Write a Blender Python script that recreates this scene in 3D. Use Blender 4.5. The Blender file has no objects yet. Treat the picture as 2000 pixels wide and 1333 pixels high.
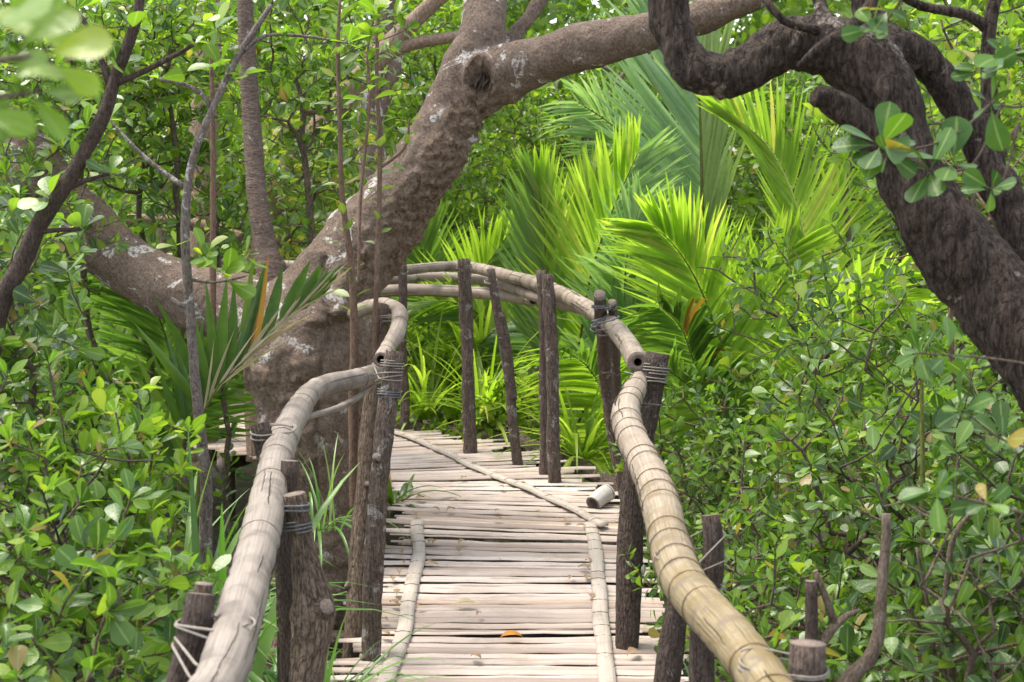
import bpy, math, random
import numpy as np
from mathutils import Vector, Matrix, noise

SC = bpy.context.scene
COL = SC.collection
rng = np.random.default_rng(7)
random.seed(7)

# ------------------------------------------------------------------ camera
F = 2778.0
CAM = np.array([0.0, 0.0, 2.1])
PITCH = math.atan((666.5 - 250) / F)
GROUND = -0.75
_cp, _sp = math.cos(PITCH), math.sin(PITCH)
FWD = np.array([0, _cp, -_sp]); UPV = np.array([0, _sp, _cp]); RGT = np.array([1.0, 0, 0])

def P(x, y, d):
    """point of the picture position (x, y) at distance d"""
    return CAM + d * (FWD + RGT * (x - 1000) / F - UPV * (y - 666.5) / F)

def H(x, y, z):
    """point of the picture position (x, y) on the level z"""
    r = FWD + RGT * (x - 1000) / F - UPV * (y - 666.5) / F
    return CAM + r * ((z - CAM[2]) / r[2])

def dist(p):
    return float(np.dot(np.asarray(p) - CAM, FWD))

cd = bpy.data.cameras.new('camera')
cam = bpy.data.objects.new('camera', cd); COL.objects.link(cam)
cam.location = CAM
cam.rotation_euler = (math.pi / 2 - PITCH, 0, 0)
cd.sensor_width = 36; cd.lens = F / 2000 * 36
cd.clip_start = 0.05; cd.clip_end = 500
cd.dof.use_dof = True; cd.dof.focus_distance = 6.3; cd.dof.aperture_fstop = 6.3
SC.camera = cam

# ------------------------------------------------------------------ light
SUN_EL, SUN_AZ = math.radians(68), math.radians(-62)
w = bpy.data.worlds.new('World'); SC.world = w; w.use_nodes = True
nt = w.node_tree
bg = nt.nodes['Background']
sky = nt.nodes.new('ShaderNodeTexSky'); sky.sky_type = 'NISHITA'; sky.sun_disc = False
sky.sun_elevation = SUN_EL; sky.sun_rotation = SUN_AZ; sky.air_density = 1.0; sky.dust_density = 1.6; sky.ozone_density = 0.6
hs = nt.nodes.new('ShaderNodeHueSaturation'); hs.inputs['Saturation'].default_value = .42
nt.links.new(sky.outputs[0], hs.inputs['Color']); nt.links.new(hs.outputs[0], bg.inputs[0]); bg.inputs[1].default_value = 0.15
ld = bpy.data.lights.new('sun', 'SUN'); ld.energy = 1.7; ld.angle = math.radians(20); ld.color = (1, .93, .8)
sun = bpy.data.objects.new('sun', ld); COL.objects.link(sun)
sv = Vector((math.sin(SUN_AZ) * math.cos(SUN_EL), math.cos(SUN_AZ) * math.cos(SUN_EL), math.sin(SUN_EL)))
sun.rotation_euler = sv.to_track_quat('Z', 'Y').to_euler(); sun.location = (-8, 12, 20)
SC.view_settings.view_transform = 'Standard'; SC.view_settings.look = 'None'
SC.view_settings.exposure = 1.84; SC.view_settings.gamma = 1.0
SC.render.engine = 'CYCLES'
try:
    SC.cycles.max_bounces = 8; SC.cycles.transmission_bounces = 4; SC.cycles.diffuse_bounces = 4; SC.cycles.glossy_bounces = 2
    SC.cycles.use_denoising = True
except Exception:
    pass

# ------------------------------------------------------------------ materials
def newmat(name):
    m = bpy.data.materials.new(name); m.use_nodes = True
    n = m.node_tree
    b = n.nodes['Principled BSDF']
    return m, n, b

def nd(n, t, **kw):
    x = n.nodes.new(t)
    for k, v in kw.items():
        if k.startswith('i_'):
            key = k[2:]
            key = int(key) if key.isdigit() else key
            x.inputs[key].default_value = v
        else:
            setattr(x, k, v)
    return x

def ramp(n, stops, fac):
    r = n.nodes.new('ShaderNodeValToRGB')
    e = r.color_ramp.elements
    while len(e) < len(stops): e.new(0.5)
    for el, (p, c) in zip(e, stops):
        el.position = p; el.color = (*c, 1)
    n.links.new(fac, r.inputs[0])
    return r.outputs[0]

def mixc(n, fac, a, b, mode='MIX'):
    x = n.nodes.new('ShaderNodeMix'); x.data_type = 'RGBA'; x.blend_type = mode
    for sock, v in ((x.inputs[0], fac), (x.inputs[6], a), (x.inputs[7], b)):
        if isinstance(v, (int, float)): sock.default_value = v
        elif isinstance(v, tuple): sock.default_value = (*v, 1)
        else: n.links.new(v, sock)
    return x.outputs[2]

def coords(n, kind, scale):
    tc = n.nodes.new('ShaderNodeTexCoord'); mp = n.nodes.new('ShaderNodeMapping')
    mp.inputs['Scale'].default_value = scale
    n.links.new(tc.outputs[kind], mp.inputs[0])
    return mp.outputs[0]

def noisef(n, vec, scale, detail=4, rough=.6, dist_=0):
    t = n.nodes.new('ShaderNodeTexNoise'); t.inputs['Scale'].default_value = scale
    t.inputs['Detail'].default_value = detail; t.inputs['Roughness'].default_value = rough
    t.inputs['Distortion'].default_value = dist_
    n.links.new(vec, t.inputs['Vector'])
    return t.outputs[0]

def bump(n, b, h, strength, distance=.01):
    x = n.nodes.new('ShaderNodeBump'); x.inputs['Strength'].default_value = strength; x.inputs['Distance'].default_value = distance
    n.links.new(h, x.inputs['Height']); n.links.new(x.outputs[0], b.inputs['Normal'])

def addf(n, a, bb, op='ADD'):
    x = n.nodes.new('ShaderNodeMath'); x.operation = op
    for s, v in ((x.inputs[0], a), (x.inputs[1], bb)):
        if isinstance(v, (int, float)): s.default_value = v
        else: n.links.new(v, s)
    return x.outputs[0]

def leaf_mat(name, stops, trans=.35, rough=.36, tstops=None, spec=.5, tgain=1.6, spots=True):
    m, n, b = newmat(name)
    g = n.nodes.new('ShaderNodeNewGeometry')
    c = ramp(n, stops, g.outputs['Random Per Island'])
    tc = coords(n, 'Object', (1, 1, 1))
    nz = noisef(n, tc, 26, 2)
    c2 = mixc(n, ramp(n, [(.35, (0, 0, 0)), (.75, (.55, .55, .55))], nz), c, mixc(n, .5, c, (.12, .2, .03)))
    if spots:
        nz2 = noisef(n, tc, 190, 2)
        c2 = mixc(n, ramp(n, [(.70, (0, 0, 0)), (.78, (.6, .6, .6))], nz2), c2, (.2, .17, .05))
    am = n.nodes.new('ShaderNodeAttribute'); am.attribute_name = 'midrib'
    c2 = mixc(n, ramp(n, [(.84, (0, 0, 0)), (.96, (.55, .55, .55))], am.outputs['Fac']), c2, (.24, .32, .1))
    n.links.new(c2, b.inputs['Base Color'])
    b.inputs['Roughness'].default_value = rough
    bump(n, b, noisef(n, tc, 130, 3), .35, .004)
    b.inputs['Specular IOR Level'].default_value = spec
    tr = n.nodes.new('ShaderNodeBsdfTranslucent')
    tcx = mixc(n, 1.0, c2, (tgain * .92, tgain * 1.0, tgain * .45), 'MULTIPLY')
    n.links.new(tcx, tr.inputs[0])
    mx = n.nodes.new('ShaderNodeMixShader'); mx.inputs[0].default_value = trans
    n.links.new(b.outputs[0], mx.inputs[1]); n.links.new(tr.outputs[0], mx.inputs[2])
    n.links.new(mx.outputs[0], n.nodes['Material Output'].inputs[0])
    return m

def bark_mat(name, dark, mid, light, lichen=None, lich_amt=.6, scale=1.0, kind='Object', stretch=(1, 1, .35), bstr=.8, moss=None, crack=0, cscale=26, cstretch=None, rough_attr=False):
    m, n, b = newmat(name)
    v = coords(n, kind, stretch)
    v1 = coords(n, 'Object', (1, 1, 1))
    n1 = noisef(n, v, 22 * scale, 8, .7, .4)
    n2 = noisef(n, v, 90 * scale, 4, .7)
    n3 = noisef(n, v1, 5 * scale, 5, .6)
    c = ramp(n, [(.36, dark), (.5, mid), (.63, light)], n1)
    c = mixc(n, ramp(n, [(.42, (0, 0, 0)), (.6, (.75, .75, .75))], n3), c, mixc(n, .45, dark, mid))
    c = mixc(n, .5, c, ramp(n, [(.4, dark), (.6, light)], n2))
    nf = noisef(n, v, 210 * scale, 3, .7)
    c = mixc(n, ramp(n, [(.55, (0, 0, 0)), (.66, (.55, .55, .55))], nf), c, dark)
    if lichen:
        n4 = noisef(n, v1, 7.5 * scale, 6, .62, .6)
        f = ramp(n, [(lich_amt, (0, 0, 0)), (lich_amt + .03, (1, 1, 1))], n4)
        n5 = noisef(n, v1, 60 * scale, 3)
        f = mixc(n, 1.0, f, ramp(n, [(.42, (.1, .1, .1)), (.52, (1, 1, 1))], n5), 'MULTIPLY')
        if rough_attr:
            at0 = n.nodes.new('ShaderNodeAttribute'); at0.attribute_name = 'rough_bark'
            f = mixc(n, 1.0, f, ramp(n, [(.08, (1, 1, 1)), (.3, (0, 0, 0))], at0.outputs['Fac']), 'MULTIPLY')
        c = mixc(n, f, c, lichen)
    if moss:
        n6 = noisef(n, v1, 3.1, 5, .65)
        c = mixc(n, ramp(n, [(.52, (0, 0, 0)), (.62, (.8, .8, .8))], n6), c, moss)
    if rough_attr:
        at = n.nodes.new('ShaderNodeAttribute'); at.attribute_name = 'rough_bark'
        n8 = noisef(n, v1, 38, 6, .75, .8)
        rc = ramp(n, [(.38, (.065, .04, .027)), (.5, (.22, .148, .1)), (.61, (.38, .28, .2))], n8)
        c = mixc(n, addf(n, at.outputs['Fac'], .85, 'MULTIPLY'), c, rc)
        n1 = addf(n, n1, addf(n, n8, addf(n, at.outputs['Fac'], 2.2, 'MULTIPLY'), 'MULTIPLY'))
    ck = None
    if crack:
        vv = n.nodes.new('ShaderNodeVectorMath'); vv.operation = 'ADD'
        cv = coords(n, kind, cstretch or stretch)
        tx = n.nodes.new('ShaderNodeTexNoise'); tx.inputs['Scale'].default_value = cscale * .6; tx.inputs['Detail'].default_value = 3
        n.links.new(cv, tx.inputs['Vector'])
        sc = n.nodes.new('ShaderNodeVectorMath'); sc.operation = 'SCALE'; sc.inputs['Scale'].default_value = 1.6 / cscale
        n.links.new(tx.outputs['Color'], sc.inputs[0])
        n.links.new(cv, vv.inputs[0]); n.links.new(sc.outputs[0], vv.inputs[1])
        vo = n.nodes.new('ShaderNodeTexVoronoi'); vo.feature = 'DISTANCE_TO_EDGE'; vo.inputs['Scale'].default_value = cscale
        n.links.new(vv.outputs[0], vo.inputs['Vector'])
        ck = ramp(n, [(.0, (0, 0, 0)), (.09, (1, 1, 1))], vo.outputs['Distance'])
        c = mixc(n, mixc(n, 1.0, mixc(n, ck, (1, 1, 1), (0, 0, 0)), (crack, crack, crack), 'MULTIPLY'), c, mixc(n, .6, dark, (.01, .008, .006)))
    n.links.new(c, b.inputs['Base Color'])
    b.inputs['Roughness'].default_value = .88; b.inputs['Specular IOR Level'].default_value = .25
    h = addf(n, n1, addf(n, n2, .4, 'MULTIPLY'))
    if ck is not None: h = addf(n, h, addf(n, ck, .7 * crack, 'MULTIPLY'))
    bump(n, b, h, bstr, .032)
    return m

def bamboo_mat(name, base, light, dark, stain, stain_at=.6, second=None):
    m, n, b = newmat(name)
    v = coords(n, 'UV', (1, 1, 1))
    s = coords(n, 'UV', (60, 3.0, 1))
    s2 = coords(n, 'UV', (14, 2, 1))
    o = coords(n, 'Object', (1, 1, 1))
    n1 = noisef(n, s, 1.0, 5, .65); n2 = noisef(n, o, 9, 5, .6, .5); n3 = noisef(n, s2, 1.0, 3, .6)
    n4 = noisef(n, o, 70, 3)
    c = ramp(n, [(.33, dark), (.47, base), (.65, light)], n1)
    c = mixc(n, .45, c, ramp(n, [(.3, base), (.7, light)], n3))
    c = mixc(n, ramp(n, [(stain_at, (0, 0, 0)), (stain_at + .16, (.75, .75, .75))], n2), c, stain)
    if second:     # the culm turns from weathered to golden along its length
        sx = n.nodes.new('ShaderNodeSeparateXYZ'); n.links.new(v, sx.inputs[0])
        f = ramp(n, [(second[0], (0, 0, 0)), (second[1], (1, 1, 1))], addf(n, addf(n, sx.outputs[1], .1, 'MULTIPLY'), addf(n, n2, .06, 'MULTIPLY')))
        g1 = ramp(n, [(.33, second[4]), (.47, second[2]), (.65, second[3])], n1)
        g1 = mixc(n, ramp(n, [(.46, (0, 0, 0)), (.62, (.8, .8, .8))], n2), g1, second[5])
        n9 = noisef(n, o, 15, 4, .6)
        g1 = mixc(n, ramp(n, [(.53, (0, 0, 0)), (.63, (.7, .7, .7))], n9), g1, (.13, .1, .07))
        c = mixc(n, f, c, g1)
    c = mixc(n, ramp(n, [(.66, (0, 0, 0)), (.74, (.5, .5, .5))], n4), c, dark)
    n.links.new(c, b.inputs['Base Color'])
    b.inputs['Roughness'].default_value = .6; b.inputs['Specular IOR Level'].default_value = .35
    bump(n, b, n1, .35, .004)
    return m

M = {}
M['leaf_sprig'] = leaf_mat('sprig_leaf', [(0, (.02, .06, .012)), (.6, (.045, .11, .018)), (.96, (.09, .18, .024)), (.97, (.3, .2, .03)), (1, (.2, .16, .03))], trans=.3, tgain=1.9, rough=.42, spec=.38)
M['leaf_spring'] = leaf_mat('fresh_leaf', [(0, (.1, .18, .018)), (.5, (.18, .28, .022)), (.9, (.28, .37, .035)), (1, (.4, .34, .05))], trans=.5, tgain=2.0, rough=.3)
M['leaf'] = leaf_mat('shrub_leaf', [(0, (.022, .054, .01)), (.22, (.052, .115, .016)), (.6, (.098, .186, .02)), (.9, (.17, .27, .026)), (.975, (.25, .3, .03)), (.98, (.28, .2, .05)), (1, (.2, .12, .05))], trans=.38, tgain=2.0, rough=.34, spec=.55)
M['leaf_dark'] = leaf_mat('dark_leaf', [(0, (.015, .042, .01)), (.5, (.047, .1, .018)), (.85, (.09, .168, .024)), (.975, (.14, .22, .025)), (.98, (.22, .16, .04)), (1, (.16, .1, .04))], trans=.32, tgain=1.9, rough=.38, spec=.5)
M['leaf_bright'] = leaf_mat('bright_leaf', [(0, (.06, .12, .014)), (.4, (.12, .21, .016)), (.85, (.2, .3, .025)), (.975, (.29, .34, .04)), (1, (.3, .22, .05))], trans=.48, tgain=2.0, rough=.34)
M['leaf_far'] = leaf_mat('far_leaf', [(0, (.06, .11, .018)), (.5, (.13, .21, .025)), (1, (.23, .32, .04))], trans=.5, spots=False, tgain=2.0)
M['leaf_olive'] = leaf_mat('olive_leaf', [(0, (.07, .12, .025)), (.5, (.12, .18, .03)), (.85, (.2, .25, .035)), (1, (.32, .22, .05))], trans=.42, tgain=1.8)
M['palm_lime'] = leaf_mat('lime_frond', [(0, (.17, .27, .03)), (.5, (.26, .37, .045)), (.93, (.38, .47, .09)), (1, (.42, .38, .12))], trans=.52, rough=.3, tgain=2.1, spots=False)
M['palm_green'] = leaf_mat('green_frond', [(0, (.1, .19, .035)), (.5, (.16, .28, .05)), (1, (.25, .37, .08))], trans=.42, rough=.3, spots=False)
M['palm_blue'] = leaf_mat('silvery_frond', [(0, (.17, .3, .12)), (.5, (.25, .38, .18)), (1, (.38, .48, .28))], trans=.4, rough=.26, spots=False)
M['palm_pale'] = leaf_mat('pale_lime_frond', [(0, (.2, .3, .07)), (.5, (.27, .37, .1)), (1, (.34, .44, .14))], trans=.35, rough=.36, tgain=1.4, spots=False)
M['palm_dark'] = leaf_mat('dark_frond', [(0, (.03, .075, .012)), (.6, (.06, .12, .018)), (.86, (.09, .16, .02)), (1, (.3, .13, .03))], trans=.3, rough=.3)
M['palm_dry'] = leaf_mat('dry_frond', [(0, (.32, .24, .15)), (.6, (.45, .36, .25)), (1, (.3, .3, .12))], trans=.2, rough=.6, spots=False)
M['strap'] = leaf_mat('strap_leaf', [(0, (.06, .16, .03)), (.6, (.13, .26, .06)), (1, (.27, .38, .13))], trans=.35, rough=.32, spots=False)
M['dry_leaf'] = leaf_mat('dry_leaf', [(0, (.13, .07, .04)), (.5, (.24, .14, .08)), (1, (.4, .29, .18))], trans=.1, rough=.7, spots=False)
M['orange_leaf'] = leaf_mat('orange_leaf', [(0, (.42, .16, .015)), (1, (.5, .2, .02))], trans=.2, rough=.5)
M['rachis'] = bark_mat('rachis', (.05, .06, .015), (.1, .11, .02), (.18, .17, .04), bstr=.1)
M['rachis_lime'] = bark_mat('rachis_lime', (.25, .32, .06), (.36, .42, .1), (.48, .5, .2), bstr=.1)
M['twig'] = bark_mat('twig', (.07, .045, .03), (.14, .1, .07), (.26, .21, .16), scale=2)
M['twig_dark'] = bark_mat('dark_twig', (.03, .02, .016), (.07, .045, .035), (.14, .1, .08), scale=2)
M['twig_red'] = bark_mat('reddish_stem', (.1, .055, .035), (.18, .105, .07), (.26, .18, .13), scale=2)
M['sapling_bark'] = bark_mat('sapling_bark', (.07, .05, .042), (.17, .13, .11), (.33, .28, .25), lichen=(.45, .42, .39), lich_amt=.6, scale=2)
M['bark'] = bark_mat('grey_brown_bark', (.08, .053, .037), (.165, .116, .084), (.26, .196, .152), lichen=(.5, .46, .42), lich_amt=.565, scale=1.0, stretch=(1, 1, .8), bstr=.8, crack=.1, cscale=12, rough_attr=True)
M['bark_far'] = bark_mat('reddish_bark', (.14, .085, .055), (.26, .17, .12), (.36, .27, .2), lichen=(.45, .4, .35), lich_amt=.68)
M['bark_dark'] = bark_mat('dark_fissured_bark', (.012, .008, .006), (.042, .028, .02), (.15, .108, .083), lichen=(.26, .21, .175), lich_amt=.6, scale=.8, stretch=(1.3, 1.3, .3), bstr=1.1, crack=.22, cscale=46, cstretch=(1, 1, .3))
M['bark_upright'] = bark_mat('banded_bark', (.075, .048, .036), (.14, .095, .072), (.24, .185, .15), lichen=(.42, .38, .35), lich_amt=.66, scale=1.3, stretch=(.4, .4, 1.2))
PUV = dict(kind='UV', stretch=(.3, .45, 1), crack=.4, cscale=44, cstretch=(.5, .22, 1))
M['post'] = bark_mat('post_bark', (.075, .05, .038), (.19, .133, .105), (.33, .255, .21), lichen=(.47, .43, .4), lich_amt=.585, scale=1.6, bstr=1.0, **PUV)
M['post_dark'] = bark_mat('dark_post_bark', (.035, .023, .018), (.105, .072, .056), (.22, .168, .138), lichen=(.3, .26, .23), lich_amt=.63, scale=1.6, bstr=1.0, **PUV)
M['post_worn'] = bark_mat('worn_post_wood', (.05, .033, .023), (.17, .12, .085), (.34, .26, .195), scale=1.0, bstr=1.0, **PUV)
M['post_tan'] = bark_mat('tan_post_bark', (.07, .045, .03), (.19, .13, .092), (.31, .23, .17), scale=1.2, bstr=1.0, **PUV)
M['cut'] = bark_mat('cut_wood', (.09, .06, .045), (.2, .15, .12), (.32, .26, .22), scale=3, stretch=(1, 1, 1), bstr=.4)
M['bamboo'] = bamboo_mat('weathered_bamboo', (.2, .167, .138), (.285, .243, .207), (.08, .062, .05), (.105, .085, .069), .47)
M['bamboo_gold'] = bamboo_mat('golden_bamboo', (.23, .18, .135), (.36, .3, .24), (.09, .065, .05), (.12, .09, .068), .48, second=(.17, .3, (.19, .145, .075), (.265, .21, .13), (.09, .065, .035), (.15, .105, .035)))
M['strip'] = bamboo_mat('flattened_bamboo', (.38, .325, .275), (.48, .42, .36), (.2, .155, .125), (.27, .215, .175), .52)
M['offcut'] = bamboo_mat('whitish_bamboo', (.42, .38, .335), (.54, .5, .45), (.22, .18, .15), (.3, .255, .21), .5)
M['bamboo_mid'] = bamboo_mat('mottled_bamboo', (.22, .172, .13), (.36, .3, .24), (.09, .065, .048), (.12, .088, .066), .48)
M['rail_wood'] = bamboo_mat('weathered_pole', (.26, .2, .155), (.42, .35, .29), (.13, .09, .07), (.17, .125, .095), .5)
M['node'] = bark_mat('bamboo_node', (.1, .078, .062), (.16, .125, .1), (.23, .185, .15), scale=3, bstr=.1)
M['node_gold'] = bark_mat('golden_node', (.1, .072, .042), (.145, .105, .06), (.19, .14, .085), scale=3, bstr=.1)
M['hollow'] = bark_mat('hollow_inside', (.02, .015, .012), (.04, .03, .024), (.07, .05, .04), scale=2)
M['rope'] = bark_mat('rope', (.14, .12, .1), (.25, .22, .185), (.36, .32, .27), scale=6, bstr=.3)
M['rope_dark'] = bark_mat('dark_cord', (.06, .06, .065), (.13, .13, .135), (.25, .25, .25), scale=6, bstr=.3)
M['mud'] = bark_mat('mud', (.03, .024, .018), (.07, .055, .04), (.14, .11, .08), scale=.3, stretch=(1, 1, 1), moss=(.06, .08, .025))

def slat_material():
    m, n, b = newmat('split_bamboo')
    g = n.nodes.new('ShaderNodeNewGeometry')
    c = ramp(n, [(0, (.27, .205, .168)), (.2, (.4, .322, .275)), (.65, (.49, .402, .35)), (.95, (.57, .48, .425)), (1, (.42, .27, .16))], g.outputs['Random Per Island'])
    s = coords(n, 'UV', (1, 110, 1)); n1 = noisef(n, s, 2.2, 6, .7)
    o = coords(n, 'Object', (1, 1, 1)); n2 = noisef(n, o, 3.2, 6, .65, .3); n3 = noisef(n, o, 45, 3)
    c = mixc(n, ramp(n, [(.34, (.7, .7, .7)), (.5, (0, 0, 0))], n1), c, (.2, .15, .115))
    c = mixc(n, ramp(n, [(.48, (0, 0, 0)), (.64, (.6, .6, .6))], n2), c, (.27, .21, .16))
    c = mixc(n, ramp(n, [(.67, (0, 0, 0)), (.76, (.6, .6, .6))], n3), c, (.2, .15, .11))
    n.links.new(c, b.inputs['Base Color'])
    b.inputs['Roughness'].default_value = .62; b.inputs['Specular IOR Level'].default_value = .35
    bump(n, b, n1, .5, .004)
    return m
M['slat'] = slat_material()

# ------------------------------------------------------------------ mesh helpers
class MB:
    def __init__(self):
        self.v = []; self.f = []; self.uv = []; self.mi = []; self.n = 0
    def add(self, v, f, uv=None, mi=0):
        v = np.asarray(v, float)
        self.v.append(v)
        for k, face in enumerate(f):
            self.f.append([i + self.n for i in face])
            self.uv.append(uv[k] if uv is not None else [(0, 0)] * len(face))
            self.mi.append(mi if isinstance(mi, int) else mi[k])
        self.n += len(v)
    def build(self, name, mats, parent=None, smooth=True, kind=None):
        V = np.concatenate(self.v) if self.v else np.zeros((0, 3))
        o = wloc(parent)
        me = bpy.data.meshes.new(name)
        me.from_pydata((V - o).tolist(), [], self.f)
        uvl = me.uv_layers.new(name='UVMap')
        flat = np.array([c for face in self.uv for c in face], dtype=np.float32).ravel()
        uvl.data.foreach_set('uv', flat)
        mats = mats if isinstance(mats, (list, tuple)) else [mats]
        for m in mats: me.materials.append(m)
        me.polygons.foreach_set('material_index', np.array(self.mi, dtype=np.int32))
        me.polygons.foreach_set('use_smooth', np.full(len(self.f), smooth))
        me.update()
        return link(name, me, parent, kind)

def wloc(parent):
    o = np.zeros(3); p = parent
    while p is not None:
        o += np.array(p.location); p = p.parent
    return o

def link(name, me, parent=None, kind=None):
    ob = bpy.data.objects.new(name, me); COL.objects.link(ob)
    if parent is not None: ob.parent = parent
    if kind: ob['kind'] = kind
    return ob

def thing(name, label, cat, loc, group=None):
    o = bpy.data.objects.new(name, None); COL.objects.link(o)
    o.location = [float(c) for c in loc]; o.empty_display_size = .1
    tag(o, label, cat, group)
    return o

def tag(o, label, cat, group=None):
    o['label'] = label; o['category'] = cat
    if group: o['group'] = group

def recentre(ob):
    """move a one-mesh thing's origin to the bottom middle of its mesh"""
    me = ob.data; c = np.empty(len(me.vertices) * 3); me.vertices.foreach_get('co', c); c = c.reshape(-1, 3)
    o = np.array([c[:, 0].mean(), c[:, 1].mean(), c[:, 2].min()])
    me.vertices.foreach_set('co', (c - o).ravel()); me.update(); ob.location = o

def unit(v):
    v = np.asarray(v, float)
    return v / max(1e-9, np.linalg.norm(v))

def catmull(pts, rad, step):
    pts = np.asarray(pts, float); rad = np.asarray(rad, float)
    if len(pts) == 2:
        n = max(2, int(np.linalg.norm(pts[1] - pts[0]) / step) + 1)
        t = np.linspace(0, 1, n)[:, None]
        return pts[0] * (1 - t) + pts[1] * t, rad[0] * (1 - t[:, 0]) + rad[1] * t[:, 0]
    q = np.vstack([2 * pts[0] - pts[1], pts, 2 * pts[-1] - pts[-2]])
    oP, oR = [], []
    for i in range(len(pts) - 1):
        a, b, c, d = q[i:i + 4]
        n = max(1, int(np.linalg.norm(c - b) / step))
        for k in range(n):
            t = k / n
            oP.append(.5 * (2 * b + (c - a) * t + (2 * a - 5 * b + 4 * c - d) * t * t + (3 * b - a - 3 * c + d) * t ** 3))
            s = t * t * (3 - 2 * t)
            oR.append(rad[i] * (1 - s) + rad[i + 1] * s)
    oP.append(pts[-1]); oR.append(rad[-1])
    return np.array(oP), np.array(oR)

def frames(p):
    t = np.gradient(p, axis=0); t /= np.maximum(1e-9, np.linalg.norm(t, axis=1))[:, None]
    a = np.array([0, 0, 1.0]) if abs(t[0][2]) < .8 else np.array([0, 1.0, 0])
    u = unit(np.cross(t[0], a)); U = [u]
    for i in range(1, len(p)):
        u = U[-1] - t[i] * np.dot(U[-1], t[i]); U.append(unit(u))
    U = np.array(U)
    return t, U, np.cross(t, U)

def tube(mb, pts, rad, seg=10, step=.04, wob=0.0, lump=0.0, seed=0, cap_mi=0, mi=0, hollow0=None, hollow1=None, resample=True, nodes=None):
    """a tapering round tube; wob roughens its skin, lump swells it, hollow opens an end, nodes = list of lengths with a ring"""
    if resample: p, r = catmull(pts, rad, step)
    else: p, r = np.asarray(pts, float), np.asarray(rad, float)
    t, U, W = frames(p)
    L = np.concatenate([[0], np.cumsum(np.linalg.norm(np.diff(p, axis=0), axis=1))])
    if nodes is not None:
        nn = np.concatenate([[0], nodes, [L[-1]]])
        for a_, b_ in zip(nn[:-1], nn[1:]):
            k_ = (L >= a_) & (L < b_); r = np.where(k_, r * (1 + .045 - .075 * np.abs(np.cos(math.pi * (L - a_) / max(1e-6, b_ - a_))) ** 3 + .018 * rng.normal()), r)
        for s in nodes:
            r = r * (1 + .07 * np.exp(-((L - s) / .012) ** 2) - .03 * np.exp(-((L - s - .03) / .015) ** 2))
    n = len(p); ang = np.linspace(0, 2 * math.pi, seg, endpoint=False)
    V = np.empty((n, seg, 3))
    for i in range(n):
        rr = np.full(seg, r[i])
        if wob or lump:
            for k in range(seg):
                q = Vector((math.cos(ang[k]) * 1.3, math.sin(ang[k]) * 1.3, L[i] * 9 + seed * 17.3))
                f = 1 + wob * noise.noise(q * 2.1) + lump * noise.noise(Vector((q.x * .7, q.y * .7, L[i] * 3.1 + seed * 5.7)))
                rr[k] *= f
        V[i] = p[i] + rr[:, None] * (np.cos(ang)[:, None] * U[i] + np.sin(ang)[:, None] * W[i])
    faces, uv = [], []
    for i in range(n - 1):
        for k in range(seg):
            k2 = (k + 1) % seg
            faces.append([i * seg + k, i * seg + k2, (i + 1) * seg + k2, (i + 1) * seg + k])
            u0, u1 = k / seg + seed * 3.71, (k + 1) / seg + seed * 3.71; v0, v1 = L[i] + seed * 1.37, L[i + 1] + seed * 1.37
            uv.append([(u0, v0), (u1, v0), (u1, v1), (u0, v1)])
    mis = [mi] * len(faces)
    V = V.reshape(-1, 3)
    def end(i, flip, hollow, V, mi_cap):
        ring = list(range(i * seg, i * seg + seg))
        if not hollow:
            f = ring[::-1] if flip else ring
            c = len(V); V = np.vstack([V, p[i][None]])
            for k in range(seg):
                a, b = ring[k], ring[(k + 1) % seg]
                faces.append([c, b, a] if flip else [c, a, b]); uv.append([(0, 0), (.1, 0), (.1, .1)]); mis.append(mi_cap)
            return V
        inw = t[i] if flip else -t[i]
        base = len(V)
        r1 = p[i] + (V[ring] - p[i]) * hollow[0]
        r2 = r1 + inw * hollow[1]
        V = np.vstack([V, r1, r2, (p[i] + inw * hollow[1])[None]])
        for k in range(seg):
            k2 = (k + 1) % seg
            q = [ring[k], ring[k2], base + k2, base + k]; faces.append(q if not flip else q[::-1]); uv.append([(0, 0)] * 4); mis.append(mi_cap)
            q = [base + k, base + k2, base + seg + k2, base + seg + k]; faces.append(q if not flip else q[::-1]); uv.append([(0, 0)] * 4); mis.append(hollow[2])
            q = [base + 2 * seg, base + seg + k2, base + seg + k]; faces.append(q); uv.append([(0, 0)] * 3); mis.append(hollow[2])
        return V
    V = end(0, True, hollow0, V, cap_mi)
    V = end(n - 1, False, hollow1, V, cap_mi)
    mb.add(V, faces, uv, mis)
    return p, r

def ringband(mb, c, axis, r, h, mi=0, seg=14):
    """a thin dark line round a bamboo joint"""
    axis = unit(axis); a = np.array([0, 0, 1.0]) if abs(axis[2]) < .8 else np.array([1.0, 0, 0])
    u = unit(np.cross(axis, a)); v_ = np.cross(axis, u)
    ang = np.linspace(0, 2 * math.pi, seg, endpoint=False)
    ring = (np.cos(ang)[:, None] * u + np.sin(ang)[:, None] * v_)
    prof = [(-h, r - .002), (-h * .4, r + .0008), (h * .4, r + .0008), (h, r - .002)]
    V = np.vstack([c + axis * s + ring * q for s, q in prof])
    f = []
    for i in range(3):
        for k in range(seg):
            k2 = (k + 1) % seg
            f.append([i * seg + k, i * seg + k2, (i + 1) * seg + k2, (i + 1) * seg + k])
    mb.add(V, f, None, mi)

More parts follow.
